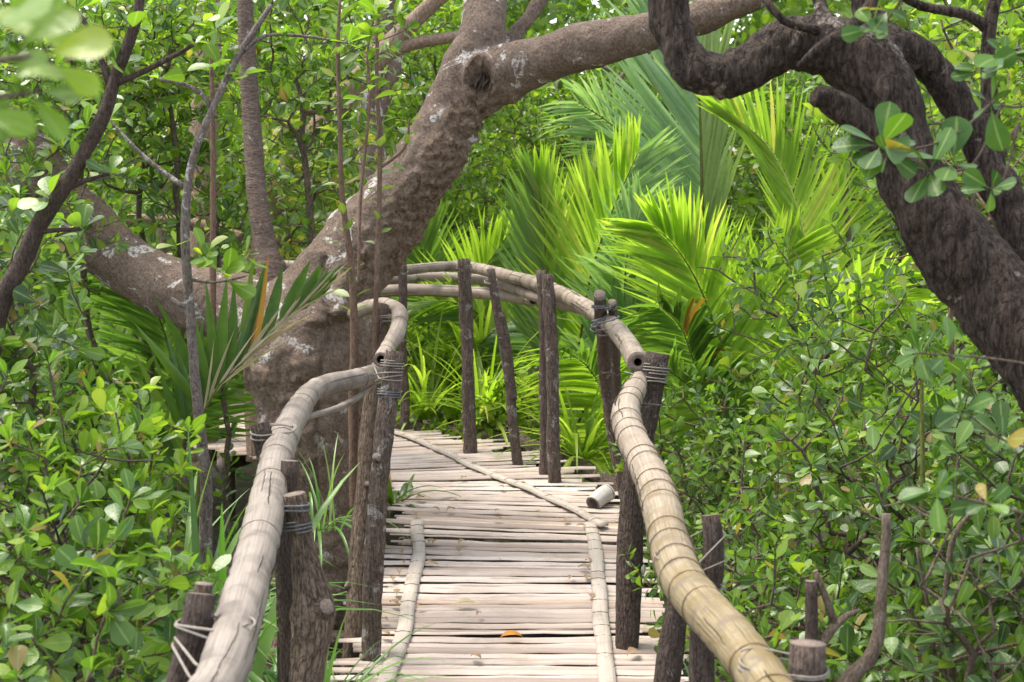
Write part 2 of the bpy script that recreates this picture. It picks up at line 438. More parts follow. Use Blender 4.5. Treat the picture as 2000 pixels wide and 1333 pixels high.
# leaf templates ------------------------------------------------------
def leaf_template(rows, prof, fold=.18, bend=.12, wave=0.0):
    v, f = [], []
    for i, t in enumerate(rows):
        wd = np.interp(t, prof[0], prof[1]); z = -bend * t * t
        up = fold * wd
        v += [(t, wd, z + up + wave * math.sin(7 * t)), (t, 0, z), (t, -wd, z + up - wave * math.sin(6 * t + 1))]
    for i in range(len(rows) - 1):
        a = i * 3
        f += [(a, a + 1, a + 4, a + 3), (a + 1, a + 2, a + 5, a + 4)]
    return np.array(v), np.array(f)
OBO = ([0, .1, .16, .35, .55, .75, .9, .97, 1], [.012, .014, .035, .15, .24, .29, .23, .12, .015])
ELL = ([0, .08, .14, .3, .5, .7, .88, 1], [.012, .014, .05, .16, .21, .175, .08, .004])
T_NEAR = leaf_template([0, .1, .17, .3, .45, .6, .75, .87, .95, 1], OBO, .2, .14, .012)
T_MID = leaf_template([0, .13, .32, .55, .76, .9, .97, 1], OBO, .2, .14)
T_FAR = leaf_template([0, .4, .75, 1], ([0, .4, .75, 1], [.02, .2, .27, .06]), .22, .12)
T_ELL = leaf_template([0, .1, .3, .55, .8, 1], ELL, .22, .16)
T_CURL = leaf_template([0, .13, .32, .55, .76, .9, 1], ([0, .1, .16, .35, .55, .75, .9, 1], [.012, .014, .04, .14, .2, .2, .13, .01]), .5, .38, .02)
T_MIX = [T_MID, T_MID, T_ELL, T_CURL]

class Leaves:
    def __init__(self): self.p = []; self.d = []; self.n = []; self.s = []
    def add(self, p, d, n, s):
        self.p.append(p); self.d.append(d); self.n.append(n); self.s.append(s)
    def build(self, name, mat, tmpl, parent=None, kind=None, flat=.0):
        p = np.array(self.p); d = np.array(self.d); nn = np.array(self.n); s = np.array(self.s)
        d /= np.linalg.norm(d, axis=1)[:, None]
        nn = nn - d * np.sum(nn * d, axis=1)[:, None]; nn /= np.maximum(1e-6, np.linalg.norm(nn, axis=1))[:, None]
        sd = np.cross(nn, d)
        wv = rng.uniform(.82, 1.2, len(p)); bz = rng.uniform(-.4, 1.8, len(p))
        return self._mesh(name, mat, parent, kind, p, d, sd, nn, s, wv, bz, tmpl)
    def _mesh(self, name, mat, parent, kind, p, d, sd, nn, s, wv, bz, tmpl):
        Vs, Qs, k0 = [], [], 0
        tl = tmpl if isinstance(tmpl, list) else [tmpl]
        pick = rng.integers(0, len(tl), len(p))
        for k, (T, Fq) in enumerate(tl):
            m = pick == k
            if not m.any(): continue
            V = self._place(T, p[m], d[m], sd[m], nn[m], s[m], wv[m], bz[m]) - wloc(parent)
            Vs.append(V); Qs.append((np.arange(m.sum())[:, None, None] * len(T) + Fq[None]).reshape(-1, 4) + k0); k0 += len(V)
        me = quadmesh(name, np.concatenate(Vs), np.concatenate(Qs)); me.materials.append(mat)
        if tmpl is not T_FAR:
            at = me.attributes.new('midrib', 'FLOAT', 'POINT'); at.data.foreach_set('value', np.tile(np.array([0, 1, 0], dtype=np.float32), len(me.vertices) // 3))
        return link(name, me, parent, kind)
    def _place(self, T, p, d, sd, nn, s, wv, bz):
        V = (p[:, None, :] + s[:, None, None] * (T[None, :, 0:1] * d[:, None, :] + T[None, :, 1:2] * wv[:, None, None] * sd[:, None, :] + (T[None, :, 2:3] * bz[:, None, None]) * nn[:, None, :]))
        return V.reshape(-1, 3)

def quadmesh(name, V, Q, smooth=True):
    me = bpy.data.meshes.new(name)
    me.vertices.add(len(V)); me.vertices.foreach_set('co', np.ascontiguousarray(V, dtype=np.float32).ravel())
    me.loops.add(len(Q) * 4); me.loops.foreach_set('vertex_index', np.ascontiguousarray(Q, dtype=np.int32).ravel())
    me.polygons.add(len(Q)); me.polygons.foreach_set('loop_start', np.arange(0, len(Q) * 4, 4, dtype=np.int32))
    me.polygons.foreach_set('use_smooth', np.full(len(Q), smooth))
    me.update(calc_edges=True)
    return me

def rvec():
    v = rng.normal(size=3); return v / np.linalg.norm(v)

def perp(d):
    a = rvec(); a = a - d * np.dot(a, d); return unit(a)

def rosette(lv, p, axis, size, k, up=.6, spread=(.55, 1.25)):
    axis = unit(axis); u = perp(axis); v_ = np.cross(axis, u); ph = rng.uniform(0, 6.28)
    for i in range(k):
        a = ph + i * 2.4 + rng.normal(0, .2); th = rng.uniform(*spread)
        rad = math.cos(a) * u + math.sin(a) * v_
        d = axis * math.cos(th) + rad * math.sin(th)
        n = axis * math.sin(th) - rad * math.cos(th)
        n = unit(n * .8 + np.array([0, 0, up]) + rng.normal(0, .48, 3))
        lv.add(p + d * .004, d + rng.normal(0, .16, 3), n, size * rng.uniform(.45, 1.22))

def grow(base, centre, radii, npts, seed_nodes=None, shell=.5, flatbase=True):
    """points in an ellipsoid, each joined to the best earlier point: a branching skeleton"""
    c = np.asarray(centre, float); r = np.asarray(radii, float)
    q = rng.normal(size=(npts, 3)); q /= np.linalg.norm(q, axis=1)[:, None]
    q *= (rng.uniform(0, 1, npts) ** shell)[:, None]
    pts = c + q * r
    pts = pts[pts[:, 2] > GROUND + .05]
    base = np.asarray(base, float)
    nodes = [base]; par = [-1]
    # main stem from the base to the crown's lower part
    tgt = c - np.array([0, 0, r[2] * .55])
    m = max(2, int(np.linalg.norm(tgt - base) / .2))
    for i in range(1, m + 1):
        nodes.append(base + (tgt - base) * i / m + rng.normal(0, .02, 3)); par.append(len(nodes) - 2)
    if seed_nodes is not None:
        for s in seed_nodes: nodes.append(np.asarray(s, float)); par.append(0 if len(nodes) < 2 else -1)
    root = nodes[m]
    order = np.argsort(np.linalg.norm(pts - root, axis=1))
    depth = [0.0]
    for i in range(1, len(nodes)): depth.append(depth[par[i]] + np.linalg.norm(nodes[i] - nodes[par[i]]) if par[i] >= 0 else 0)
    for i in order:
        A = np.array(nodes); dd = np.linalg.norm(A - pts[i], axis=1)
        cost = dd + .25 * np.array(depth) + 10 * (A[:, 2] > pts[i][2] + .25)
        j = int(np.argmin(cost))
        seglen = dd[j]
        if seglen > .3:
            k = int(seglen / .2); A0 = A[j].copy()
            for a in range(1, k + 1):
                mid = A0 + (pts[i] - A0) * a / (k + 1) + rng.normal(0, .02, 3)
                nodes.append(mid); par.append(j); depth.append(depth[j] + np.linalg.norm(mid - nodes[j])); j = len(nodes) - 1
        nodes.append(pts[i]); par.append(j); depth.append(depth[j] + np.linalg.norm(pts[i] - np.array(nodes[j])))
    return np.array(nodes), np.array(par)

def twigs_mesh(nodes, par, rmin=.0022, ex=.48, rmax=.03, sides=4, skip_leaf=False):
    n = len(nodes); cnt = np.zeros(n); ch = np.zeros(n, int)
    for i in range(n - 1, 0, -1):
        if ch[i] == 0: cnt[i] += 1
        if par[i] >= 0: cnt[par[i]] += cnt[i]; ch[par[i]] += 1
    r = np.minimum(rmax, rmin * np.maximum(1, cnt) ** ex)
    V, Q = [], []; k0 = 0
    for i in range(1, n):
        j = par[i]
        if j < 0: continue
        a, b = nodes[j], nodes[i]; d = unit(b - a); u = perp(d); w_ = np.cross(d, u)
        ra, rb = min(r[j], r[i] * 1.6), r[i]
        mid = (a + b) / 2 + perp(d) * np.linalg.norm(b - a) * .05
        for c, rr in ((a, ra), (mid, (ra + rb) / 2), (b, rb)):
            for s in range(sides):
                an = 6.2832 * s / sides
                V.append(c + rr * (math.cos(an) * u + math.sin(an) * w_))
        for lev in range(2):
            for s in range(sides):
                s2 = (s + 1) % sides
                Q.append((k0 + lev * sides + s, k0 + lev * sides + s2, k0 + (lev + 1) * sides + s2, k0 + (lev + 1) * sides + s))
        k0 += 3 * sides
    return np.array(V), np.array(Q), ch

def leafy(nodes, par, ch, size, tip_leaves, along, lv, up=.6, drop=0.0, minz=-99):
    for i in range(1, len(nodes)):
        if par[i] < 0: continue
        a, b = nodes[par[i]], nodes[i]
        d = b - a; L = np.linalg.norm(d); d = unit(d)
        if rng.uniform() < drop or b[2] < minz: continue
        ax = unit(d + np.array([0, 0, .5]) + rng.normal(0, .3, 3))
        if ch[i] <= 1: rosette(lv, b, ax, size, rng.integers(tip_leaves[0], tip_leaves[1] + 1), up)
        if ch[i] <= 2:
            m = int(along * min(L, .2) / .04)
            for k in range(m):
                p = b - d * (.03 + k * .04)
                s = perp(d)
                for q in (s, -s):
                    if rng.uniform() < .8:
                        dd = unit(d * .6 + q + np.array([0, 0, .15]))
                        n = unit(np.array([0, 0, up + .2]) + d * .4 + rng.normal(0, .5, 3))
                        lv.add(p, dd, n, size * rng.uniform(.6, 1.05))

def shrub(name, label, cat, base, centre, radii, npts, size, leafm, tmpl=None, tips=(3, 6), along=1.0, twig='twig', group=None, up=.4, shell=.5, rmin=.003, drop=0.0, rmax=.03):
    base = np.asarray(base, float)
    o = thing(name, label, cat, base, group)
    nodes, par = grow(base, centre, radii, npts, shell=shell)
    V, Q, ch = twigs_mesh(nodes, par, rmin, rmax=rmax)
    me = quadmesh('branches', V - wloc(o), Q); me.materials.append(M[twig]); link('branches', me, o)
    lv = Leaves(); leafy(nodes, par, ch, size * .98, tips, along, lv, up, drop)
    lv.build('foliage', M[leafm], tmpl or T_MIX, o)
    return o, len(lv.p)

NLEAF = 0
exec_parts = []

# ================================================================== ground
def make_ground():
    n = 90
    xs = np.linspace(-1, 1, n); xs = np.sign(xs) * np.abs(xs) ** 1.8 * 60
    ys = np.linspace(0, 1, n) ** 1.6 * 105 - 15
    V = []
    for y in ys:
        for x in xs:
            z = GROUND + .07 * noise.noise(Vector((x * .6, y * .6, 0))) + .04 * noise.noise(Vector((x * 2.3, y * 2.3, 3)))
            V.append((x, y, z))
    Q = [(j * n + i, j * n + i + 1, (j + 1) * n + i + 1, (j + 1) * n + i) for j in range(n - 1) for i in range(n - 1)]
    me = quadmesh('ground', np.array(V), np.array(Q)); me.materials.append(M['mud'])
    link('ground', me, None, 'structure')
make_ground()

# ================================================================== walkway
INNER = [(-.64, 2.6), (-.64, 5.0), (-.63, 6.4), (-.60, 7.5), (-.62, 7.95), (-.8, 8.35), (-1.25, 8.75), (-1.9, 9.15), (-2.8, 9.55), (-4.4, 10.2)]
OUTER = [(.66, 2.6), (.66, 5.0), (.62, 6.4), (.6, 7.3), (.56, 7.85), (.36, 8.45), (.02, 9.05), (-.42, 9.5), (-1.3, 10.15), (-3.4, 11.4)]
def make_walkway():
    root = thing('bamboo_walkway', 'pale split bamboo walkway curving left round the big tree', 'walkway', (0, 5, 0))
    a, _ = catmull([(x, y, 0) for x, y in INNER], [1] * len(INNER), .01)
    b, _ = catmull([(x, y, 0) for x, y in OUTER], [1] * len(OUTER), .01)
    # match the two edges key point by key point
    def keyed(raw):
        q = np.array([(x, y, 0.0) for x, y in raw]); out = []
        for i in range(len(q) - 1):
            for k in range(200):
                out.append(q[i] + (q[i + 1] - q[i]) * k / 200)
        out = np.array(out); ker = np.ones(121) / 121
        pad = np.vstack([np.repeat(out[:1], 60, 0), out, np.repeat(out[-1:], 60, 0)])
        return np.stack([np.convolve(pad[:, c], ker, 'valid') for c in range(3)], 1)
    A, B = keyed(INNER), keyed(OUTER)
    mid = (A + B) / 2
    S = np.concatenate([[0], np.cumsum(np.linalg.norm(np.diff(mid, axis=0), axis=1))])
    mb = MB(); s = .05; i = 0
    while s < S[-1] - .05:
        wd = float(rng.choice([.028, .036, .044, .052, .06], p=[.25, .3, .25, .14, .06]))
        s += wd * .93 + (rng.uniform(.004, .012) if rng.uniform() < .1 else 0)
        ia = np.array([np.interp(s, S, A[:, c]) for c in range(3)]); ib = np.array([np.interp(s, S, B[:, c]) for c in range(3)])
        d = unit(ib - ia)
        long_ = rng.uniform() < .3 and ib[1] > 7.3
        e0 = rng.normal(.03, .05); e1 = rng.normal(.03, .06) + (rng.uniform(.06, .24) if long_ else 0)
        p0, p1 = ia - d * e0, ib + d * e1
        nrm = np.array([-d[1], d[0], 0])
        p0 = p0 + nrm * rng.normal(0, .007); p1 = p1 + nrm * rng.normal(0, .007)
        n = 15; arch = [(-.5, -.3), (-.44, .35), (-.2, .85), (.05, 1), (.28, .8), (.46, .3), (.5, -.3)]
        h = wd * rng.uniform(.09, .2); z0 = rng.normal(0, .0035) + (.003 if i % 2 else 0); sd = rng.uniform(0, 100)
        V = []; faces = []; uv = []
        nod = rng.uniform(0, .3); tilt = rng.normal(0, .06)
        spl = rng.uniform() < .25
        for k in range(n):
            t = k / (n - 1); c = p0 + (p1 - p0) * t
            c = c + np.array([0, 0, z0 + .006 * noise.noise(Vector((t * 3.5, sd, 0)))]) + nrm * .012 * noise.noise(Vector((t * 3, sd, 9)))
            ww = wd * (1 + .16 * noise.noise(Vector((t * 6, sd, 5)))) * (.75 if k in (0, n - 1) else 1)
            m = len(p1) and np.linalg.norm(p1 - p0) * t
            nb = .0022 if abs(((m + nod) % .31) - .15) < .05 else 0
            for (u, zz) in arch:
                V.append(c + nrm * u * ww + np.array([0, 0, zz * h + nb + tilt * u * ww]))
        Lh = np.linalg.norm(p1 - p0); na = len(arch)
        for k in range(n - 1):
            for j in range(na - 1):
                faces.append([k * na + j, (k + 1) * na + j, (k + 1) * na + j + 1, k * na + j + 1])
                uv.append([(k / (n - 1) * Lh + sd, j * wd / 6 + sd), ((k + 1) / (n - 1) * Lh + sd, j * wd / 6 + sd), ((k + 1) / (n - 1) * Lh + sd, (j + 1) * wd / 6 + sd), (k / (n - 1) * Lh + sd, (j + 1) * wd / 6 + sd)])
        for e in (0, (n - 1) * na):
            f = [e + j for j in range(na)]
            faces.append(f if e else f[::-1]); uv.append([(sd, sd)] * na)
        mb.add(V, faces, uv)
        i += 1
    mb.build('slats', M['slat'], root)
    # flattened strips lashed over the slats
    def strip(px, wd, z=.026, seed=0):
        pts = [H(x, y, z) for x, y in px]
        p, _ = catmull(pts, [1] * len(pts), .025)
        t, _, _ = frames(p); q = MB(); V = []; faces = []; uv = []; prof = [(-.5, -.012), (-.47, .002), (-.2, .007), (.2, .007), (.47, .002), (.5, -.012)]
        L = np.concatenate([[0], np.cumsum(np.linalg.norm(np.diff(p, axis=0), axis=1))])
        for i in range(len(p)):
            s_ = unit(np.cross(t[i], (0, 0, 1))); ww = wd * (1 + .12 * noise.noise(Vector((L[i] * 3, seed, 0))))
            off = s_ * .012 * noise.noise(Vector((L[i] * 2.2, seed, 4)))
            nod = .004 if (L[i] % .17) < .026 else 0
            zz = .006 * noise.noise(Vector((L[i] * 4, seed, 8)))
            for (u, h) in prof: V.append(p[i] + off + s_ * u * (ww + nod) + np.array([0, 0, h + zz + (nod * .5 if abs(u) < .4 else 0)]))
        m = len(prof)
        for i in range(len(p) - 1):
            for j in range(m - 1):
                faces.append([i * m + j, i * m + j + 1, (i + 1) * m + j + 1, (i + 1) * m + j]); uv.append([(j / m, L[i]), ((j + 1) / m, L[i]), ((j + 1) / m, L[i + 1]), (j / m, L[i + 1])])
        faces.append(list(range(m))[::-1]); uv.append([(0, 0)] * m)
        e = (len(p) - 1) * m; faces.append([e + j for j in range(m)]); uv.append([(0, 0)] * m)
        q.add(V, faces, uv)
        # joint lines
        s0 = .08
        while s0 < L[-1] - .03:
            k = int(np.searchsorted(L, s0)); sdv = unit(np.cross(t[k], (0, 0, 1)))
            tube(q, [p[k] - sdv * wd * .5 + (0, 0, .0035), p[k] + (0, 0, .0085), p[k] + sdv * wd * .5 + (0, 0, .0035)], [.0016] * 3, 5, .02, mi=1, cap_mi=1)
            s0 += rng.uniform(.1, .2)
        return q.build('edge_strip', [M['strip'], M['node']], root)
    strip([(815, 1018), (818, 1070), (800, 1160), (785, 1240), (758, 1320), (700, 1420), (600, 1600)], .066, seed=1)
    strip([(1152, 1022), (1166, 1090), (1170, 1170), (1180, 1260), (1186, 1333), (1200, 1500)], .068, seed=2)
    strip([(1180, 1024), (1120, 992), (1040, 955), (960, 925), (900, 896), (840, 868), (780, 845), (700, 822)], .05, z=.034, seed=3)
    # bearers below the slats
    def bearer(p, r, seed):
        q = MB(); tube(q, p, r, 9, .06, .12, .15, seed, 1); q.build('crossbeam', [M['post_dark'], M['cut']], root)
    bearer([(-.85, 3.4, -.07), (.9, 3.4, -.075)], [.045, .045], 1)
    bearer([(-.8, 4.6, -.075), (.95, 4.62, -.08)], [.05, .045], 2)
    bearer([(-.9, 5.85, -.08), (.98, 5.8, -.075)], [.045, .05], 3)
    bearer([(-.8, 6.7, -.075), (1.0, 6.72, -.07)], [.04, .05], 4)
    bearer([(-.7, 7.9, -.08), (1.0, 8.12, -.06)], [.045, .04], 5)
    bearer([(-.9, 8.6, -.08), (.35, 9.35, -.07)], [.05, .05], 6)
    bearer([(-1.9, 9.1, -.08), (-1.1, 10.5, -.07)], [.05, .05], 7)
    for xx in (-.5, .52):
        q = MB(); tube(q, [(xx, 2.6, -.16), (xx * 1.02, 5, -.165), (xx, 7.6, -.16)], [.05, .055, .05], 9, .08, .1, .12, 11 + xx); q.build('stringer', [M['post_dark']], root)
    q = MB(); tube(q, [(.75, 8.3, -.12), (.35, 9.1, -.05), (-.25, 9.75, -.04), (-1.2, 10.4, -.08)], [.05, .06, .06, .05], 9, .06, .1, .1, 31); q.build('stringer', [M['post']], root)
    for (x, y) in ((-.62, 3.4), (.7, 4.62), (-.7, 5.85), (.8, 6.72), (.8, 8.1), (.1, 9.2), (-1.5, 9.9), (-1.9, 9.2)):
        q = MB(); tube(q, [(x, y, GROUND - .2), (x + .02, y, -.1)], [.05, .045], 9, .06, .1, .15, x * 7); q.build('support_pile', [M['post_dark'], M['cut']], root)
    return root
make_walkway()

# ================================================================== hand rails
def stadium(c1, r1, c2, r2, axis, n=28, slack=1.03):
    """closed path round two round bars in the plane across axis"""
    axis = unit(axis); e = c2 - c1; e = e - axis * np.dot(e, axis); D = np.linalg.norm(e); e = unit(e); g = np.cross(axis, e)
    pts = []
    for k in range(n):
        a = 2 * math.pi * k / n
        d = math.cos(a) * e + math.sin(a) * g
        s1 = r1; s2 = r2 + D * math.cos(a)
        # support point of the hull of the two circles
        pts.append(c1 + d * r1 * slack if s1 >= s2 else c1 + e * D + d * r2 * slack)
    return pts

def lashing(parent, c1, r1, c2, r2, axis, turns=3, rad=.0034, mat='rope', tail=False, spread=.012):
    q = MB(); axis = unit(axis)
    allp = []
    for k in range(turns):
        sh = axis * ((k - (turns - 1) / 2) * spread + rng.normal(0, .004))
        ax = unit(axis + rng.normal(0, .12, 3))
        ring = stadium(np.asarray(c1), r1 + rad * .7 + rng.uniform(0, .002), np.asarray(c2), r2 + rad * .7, ax)
        allp += [p + sh + axis * (j / 28 - .5) * spread for j, p in enumerate(ring)]
    tube(q, allp, [rad] * len(allp), 6, .02, resample=False)
    if tail:
        e = allp[-1]
        for s in range(2):
            dv = unit(rng.normal(0, 1, 3)) * .06
            tube(q, [e, e + dv * .6 + (0, 0, .01), e + dv * 1.3 - (0, 0, .03)], [rad * .8, rad * .7, rad * .5], 5, .015)
    return q.build('lashing', [M[mat]], parent)

def wrap(parent, c, r, axis, turns=3, rad=.0028, mat='rope_dark', spread=.01):
    q = MB(); axis = unit(axis); u = perp(axis); v_ = np.cross(axis, u); pts = []
    for k in range(turns * 16 + 1):
        a = 2 * math.pi * k / 16
        pts.append(np.asarray(c) + (math.cos(a) * u + math.sin(a) * v_) * (r * 1.05 + rad) + axis * (k / 16 - turns / 2) * spread)
    tube(q, pts, [rad] * len(pts), 5, .02, resample=False)
    return q.build('lashing', [M[mat]], parent)

def post(parent, pts, rad, mat='post', seed=1, wob=.12, lump=.16, seg=12, label=None, knots=()):
    pts = [np.asarray(p_, float) for p_ in pts]
    rc = np.random.default_rng(seed + 500)
    pts2, rad2 = catmull(pts, rad, .22)
    if len(pts2) > 3:
        k_ = np.linspace(0, 1, len(pts2)); env = np.sin(np.pi * k_)[:, None]
        pts2 = pts2 + env * np.cumsum(rc.normal(0, .008, (len(pts2), 3)), 0) * (1, .6, 0)
        rad2 = rad2 * (1 + rc.normal(0, .06, len(rad2)))
    pts, rad = pts2, rad2
    q = MB(); tube(q, pts, rad, seg, .035, wob, lump, seed, 1)
    pp, rr = catmull(pts, rad, .035)
    for (t, a, s) in knots:      # cut branch stubs
        i = int(t * (len(pp) - 1)); tt, U, W = frames(pp)
        d = math.cos(a) * U[i] + math.sin(a) * W[i]; d = unit(d + tt[i] * .35)
        tube(q, [pp[i] + d * rr[i] * .4, pp[i] + d * rr[i] * 1.05, pp[i] + d * (rr[i] * 1.1 + s * .25)], [s * 1.5, s, s * .75], 8, .012, .2, .1, seed + 3, 1)
    ob = q.build('post', [M[mat], M['cut']], parent)
    if label: ob['label'] = label
    return ob

def bamboo(parent, pts, rad, mat, node_gap=.22, seed=0, h0=None, h1=None, seg=18, name='rail', label=None, kink=0, step=.012, crack=True):
    q = MB(); p, _ = catmull(pts, rad, step)
    L = np.concatenate([[0], np.cumsum(np.linalg.norm(np.diff(p, axis=0), axis=1))])
    rg = np.random.default_rng(seed); nodes = []; s = rg.uniform(.03, node_gap)
    while s < L[-1] - .03: nodes.append(s); s += node_gap * rg.uniform(.75, 1.2)
    pp, rr = tube(q, pts, rad, seg, step, .03, .05, seed, 2, nodes=nodes, hollow0=h0, hollow1=h1)
    t, U, W = frames(pp)
    for s in nodes:
        i = min(len(pp) - 1, int(np.searchsorted(L, s)))
        if rg.uniform() < .55: ringband(q, pp[i] + t[i] * .004, t[i], rr[i] * 1.035, rg.uniform(.0007, .0014), 1, seg)
    if crack:     # dry splits along the culm
        for k in range(int(L[-1] / .13)):
            a = rg.uniform(0, 6.28); s = rg.uniform(0, L[-1] - .15); ln = rg.uniform(.12, .5)
            i0, i1 = int(np.searchsorted(L, s)), min(len(pp) - 1, int(np.searchsorted(L, s + ln)))
            if i1 - i0 < 3: continue
            ii = np.arange(i0, i1, 2); aa = a + np.cumsum(rg.normal(0, .03, len(ii)))
            cp = [pp[i] + (math.cos(b) * U[i] + math.sin(b) * W[i]) * (rr[i] * 1.012 + .0004) for i, b in zip(ii, aa)]
            tube(q, cp, [.0005] + [rg.uniform(.0007, .0016)] * (len(cp) - 2) + [.0005], 4, .02, resample=False, mi=3, cap_mi=3)
    ob = q.build(name, [M[mat], M['node_gold' if mat == 'bamboo_gold' else 'node'], M['cut'], M['hollow']], parent)
    if label: ob['label'] = label
    return ob

def upright(bx, by, tx, ty, zb=0.0, below=.7, mid=None, dtop=None):
    """post path from below the deck to its top, seen at (bx,by) on the level zb and (tx,ty) at the top"""
    b = H(bx, by, zb); d = dist(b); t = P(tx, ty, dtop or d)
    out = [b + (b - t) / np.linalg.norm(t - b) * below, b]
    if mid:
        for (mx, my, *dd) in mid: out.append(P(mx, my, dd[0] if dd else d))
    out.append(t)
    return out

def make_left_rail():
    root = thing('handrail', 'bent pale grey bamboo handrail on the left of the walkway, lashed to four short posts', 'handrail', (-.7, 4.2, 0), 'bamboo handrails along the walkway')
    zr = 1.07
    px = [(340, 1480), (385, 1400), (432, 1320), (466, 1210), (500, 1080), (527, 960), (545, 880), (578, 810), (606, 768), (640, 752), (690, 742), (746, 726)]
    pts = [H(x, y, zr) for x, y in px]
    rad = [.046, .046, .047, .05, .048, .05, .049, .047, .043, .041, .041, .04]
    bamboo(root, pts, rad, 'bamboo', .33, 5, h1=(.5, .08, 3))
    # split strip of bamboo hanging under the bend
    a, b = H(600, 815, 1.02), H(745, 740, 1.03)
    q = MB(); tube(q, [a, (a + b) / 2 - (0, 0, .03), b], [.012, .014, .006], 6, .03, .2, .1, 2); q.build('split_strip', [M['bamboo']], root)
    p1 = [P(345, 1420, 2.92), P(362, 1330, 2.92), P(378, 1240, 2.92), P(392, 1160, 2.92)]
    po = post(root, p1, [.034, .034, .035, .033], 'post_dark', 3, label='short dark post with a round cut top')
    lashing(po, P(381, 1225, 2.92), .036, H(447, 1250, zr), .05, (p1[3] - p1[2]), 2, .0032)
    lashing(po, P(376, 1265, 2.92), .036, H(437, 1285, zr), .05, (p1[3] - p1[2]) + np.array([.02, 0, 0]), 2, .0032, tail=False)
    post(root, [P(375, 1330, 3.05), P(398, 1140, 3.05)], [.022, .02], 'post_worn', 5, .2)
    d = 3.95
    p2 = [P(560, 1600, d), P(578, 1440, d), P(592, 1320, d), P(610, 1200, d), P(600, 1150, d), P(585, 1080, d), P(574, 965, d)]
    po = post(root, p2, [.043, .043, .046, .06, .048, .032, .03], 'post_worn', 8, .14, .12, 16, 'forked driftwood post with a swollen knee', knots=((.66, 2.2, .03), (.45, 4.2, .02)))
    c = P(576, 990, d)
    lashing(po, c, .036, H(523, 985, zr), .048, p2[-1] - p2[-2], 2, .003, 'rope_dark')
    wrap(po, P(581, 1028, d), .036, p2[-1] - p2[-2], 3)
    q2 = [P(565, 1500, 4.15), P(568, 1300, 4.15), P(560, 1080, 4.15), P(566, 900, 4.15)]
    post(root, q2, [.03, .03, .028, .025], 'post_dark', 9, .15)
    d = 4.62
    p5 = [P(560, 1500, d), P(540, 1000, d), P(507, 828, d)]
    po = post(root, p5, [.034, .033, .03], 'post_dark', 12)
    lashing(po, P(512, 850, d), .032, H(546, 868, zr), .049, (0, 0, 1), 2, .003)
    base = H(728, 1290, 0); d = dist(base)
    p3 = upright(728, 1290, 771, 686, mid=[(738, 1080), (752, 880)])
    po = post(root, p3, [.042, .039, .041, .039, .037], 'post', 17, .16, .2, 14, 'knotty dark post with scars, tallest on this rail', knots=((.35, .6, .016), (.55, 2.5, .02), (.68, 4.5, .016), (.78, 1.0, .018)))
    c = P(763, 735, d)
    lashing(po, c, .042, H(745, 724, zr), .04, p3[-1] - p3[-2], 3, .003)
    wrap(po, P(766, 712, d), .042, p3[-1] - p3[-2], 3, .0026, 'rope')
    wrap(po, P(760, 768, d), .042, p3[-1] - p3[-2], 3, .0026, 'rope_dark')
    return root
make_left_rail()

def make_short_rail():
    root = thing('handrail', 'short hooked bamboo handrail between the big tree and the left posts', 'handrail', H(690, 1240, 0), 'bamboo handrails along the walkway')
    pts = [P(690, 615, 6.8), P(722, 600, 6.65), P(757, 598, 6.5), P(780, 612, 6.36), P(777, 645, 6.22), P(760, 676, 6.1), P(744, 703, 5.92)]
    bamboo(root, pts, [.034, .034, .036, .036, .035, .034, .033], 'bamboo_mid', .13, 21, h1=(.55, .1, 3), seg=16, crack=False)
    p = upright(690, 1238, 745, 596, mid=[(700, 1060, 6.08), (720, 850, 6.22), (733, 700, 6.32)], dtop=6.38)
    po = post(root, p, [.04, .038, .037, .036, .034, .036], 'post_tan', 23, .1, .12, 14, knots=((.4, .5, .02), (.52, 3.6, .022), (.6, 2.0, .016)))
    lashing(po, P(743, 622, 6.38), .036, P(777, 620, 6.35), .036, (0, 0, 1), 3, .003)
    return root
make_short_rail()

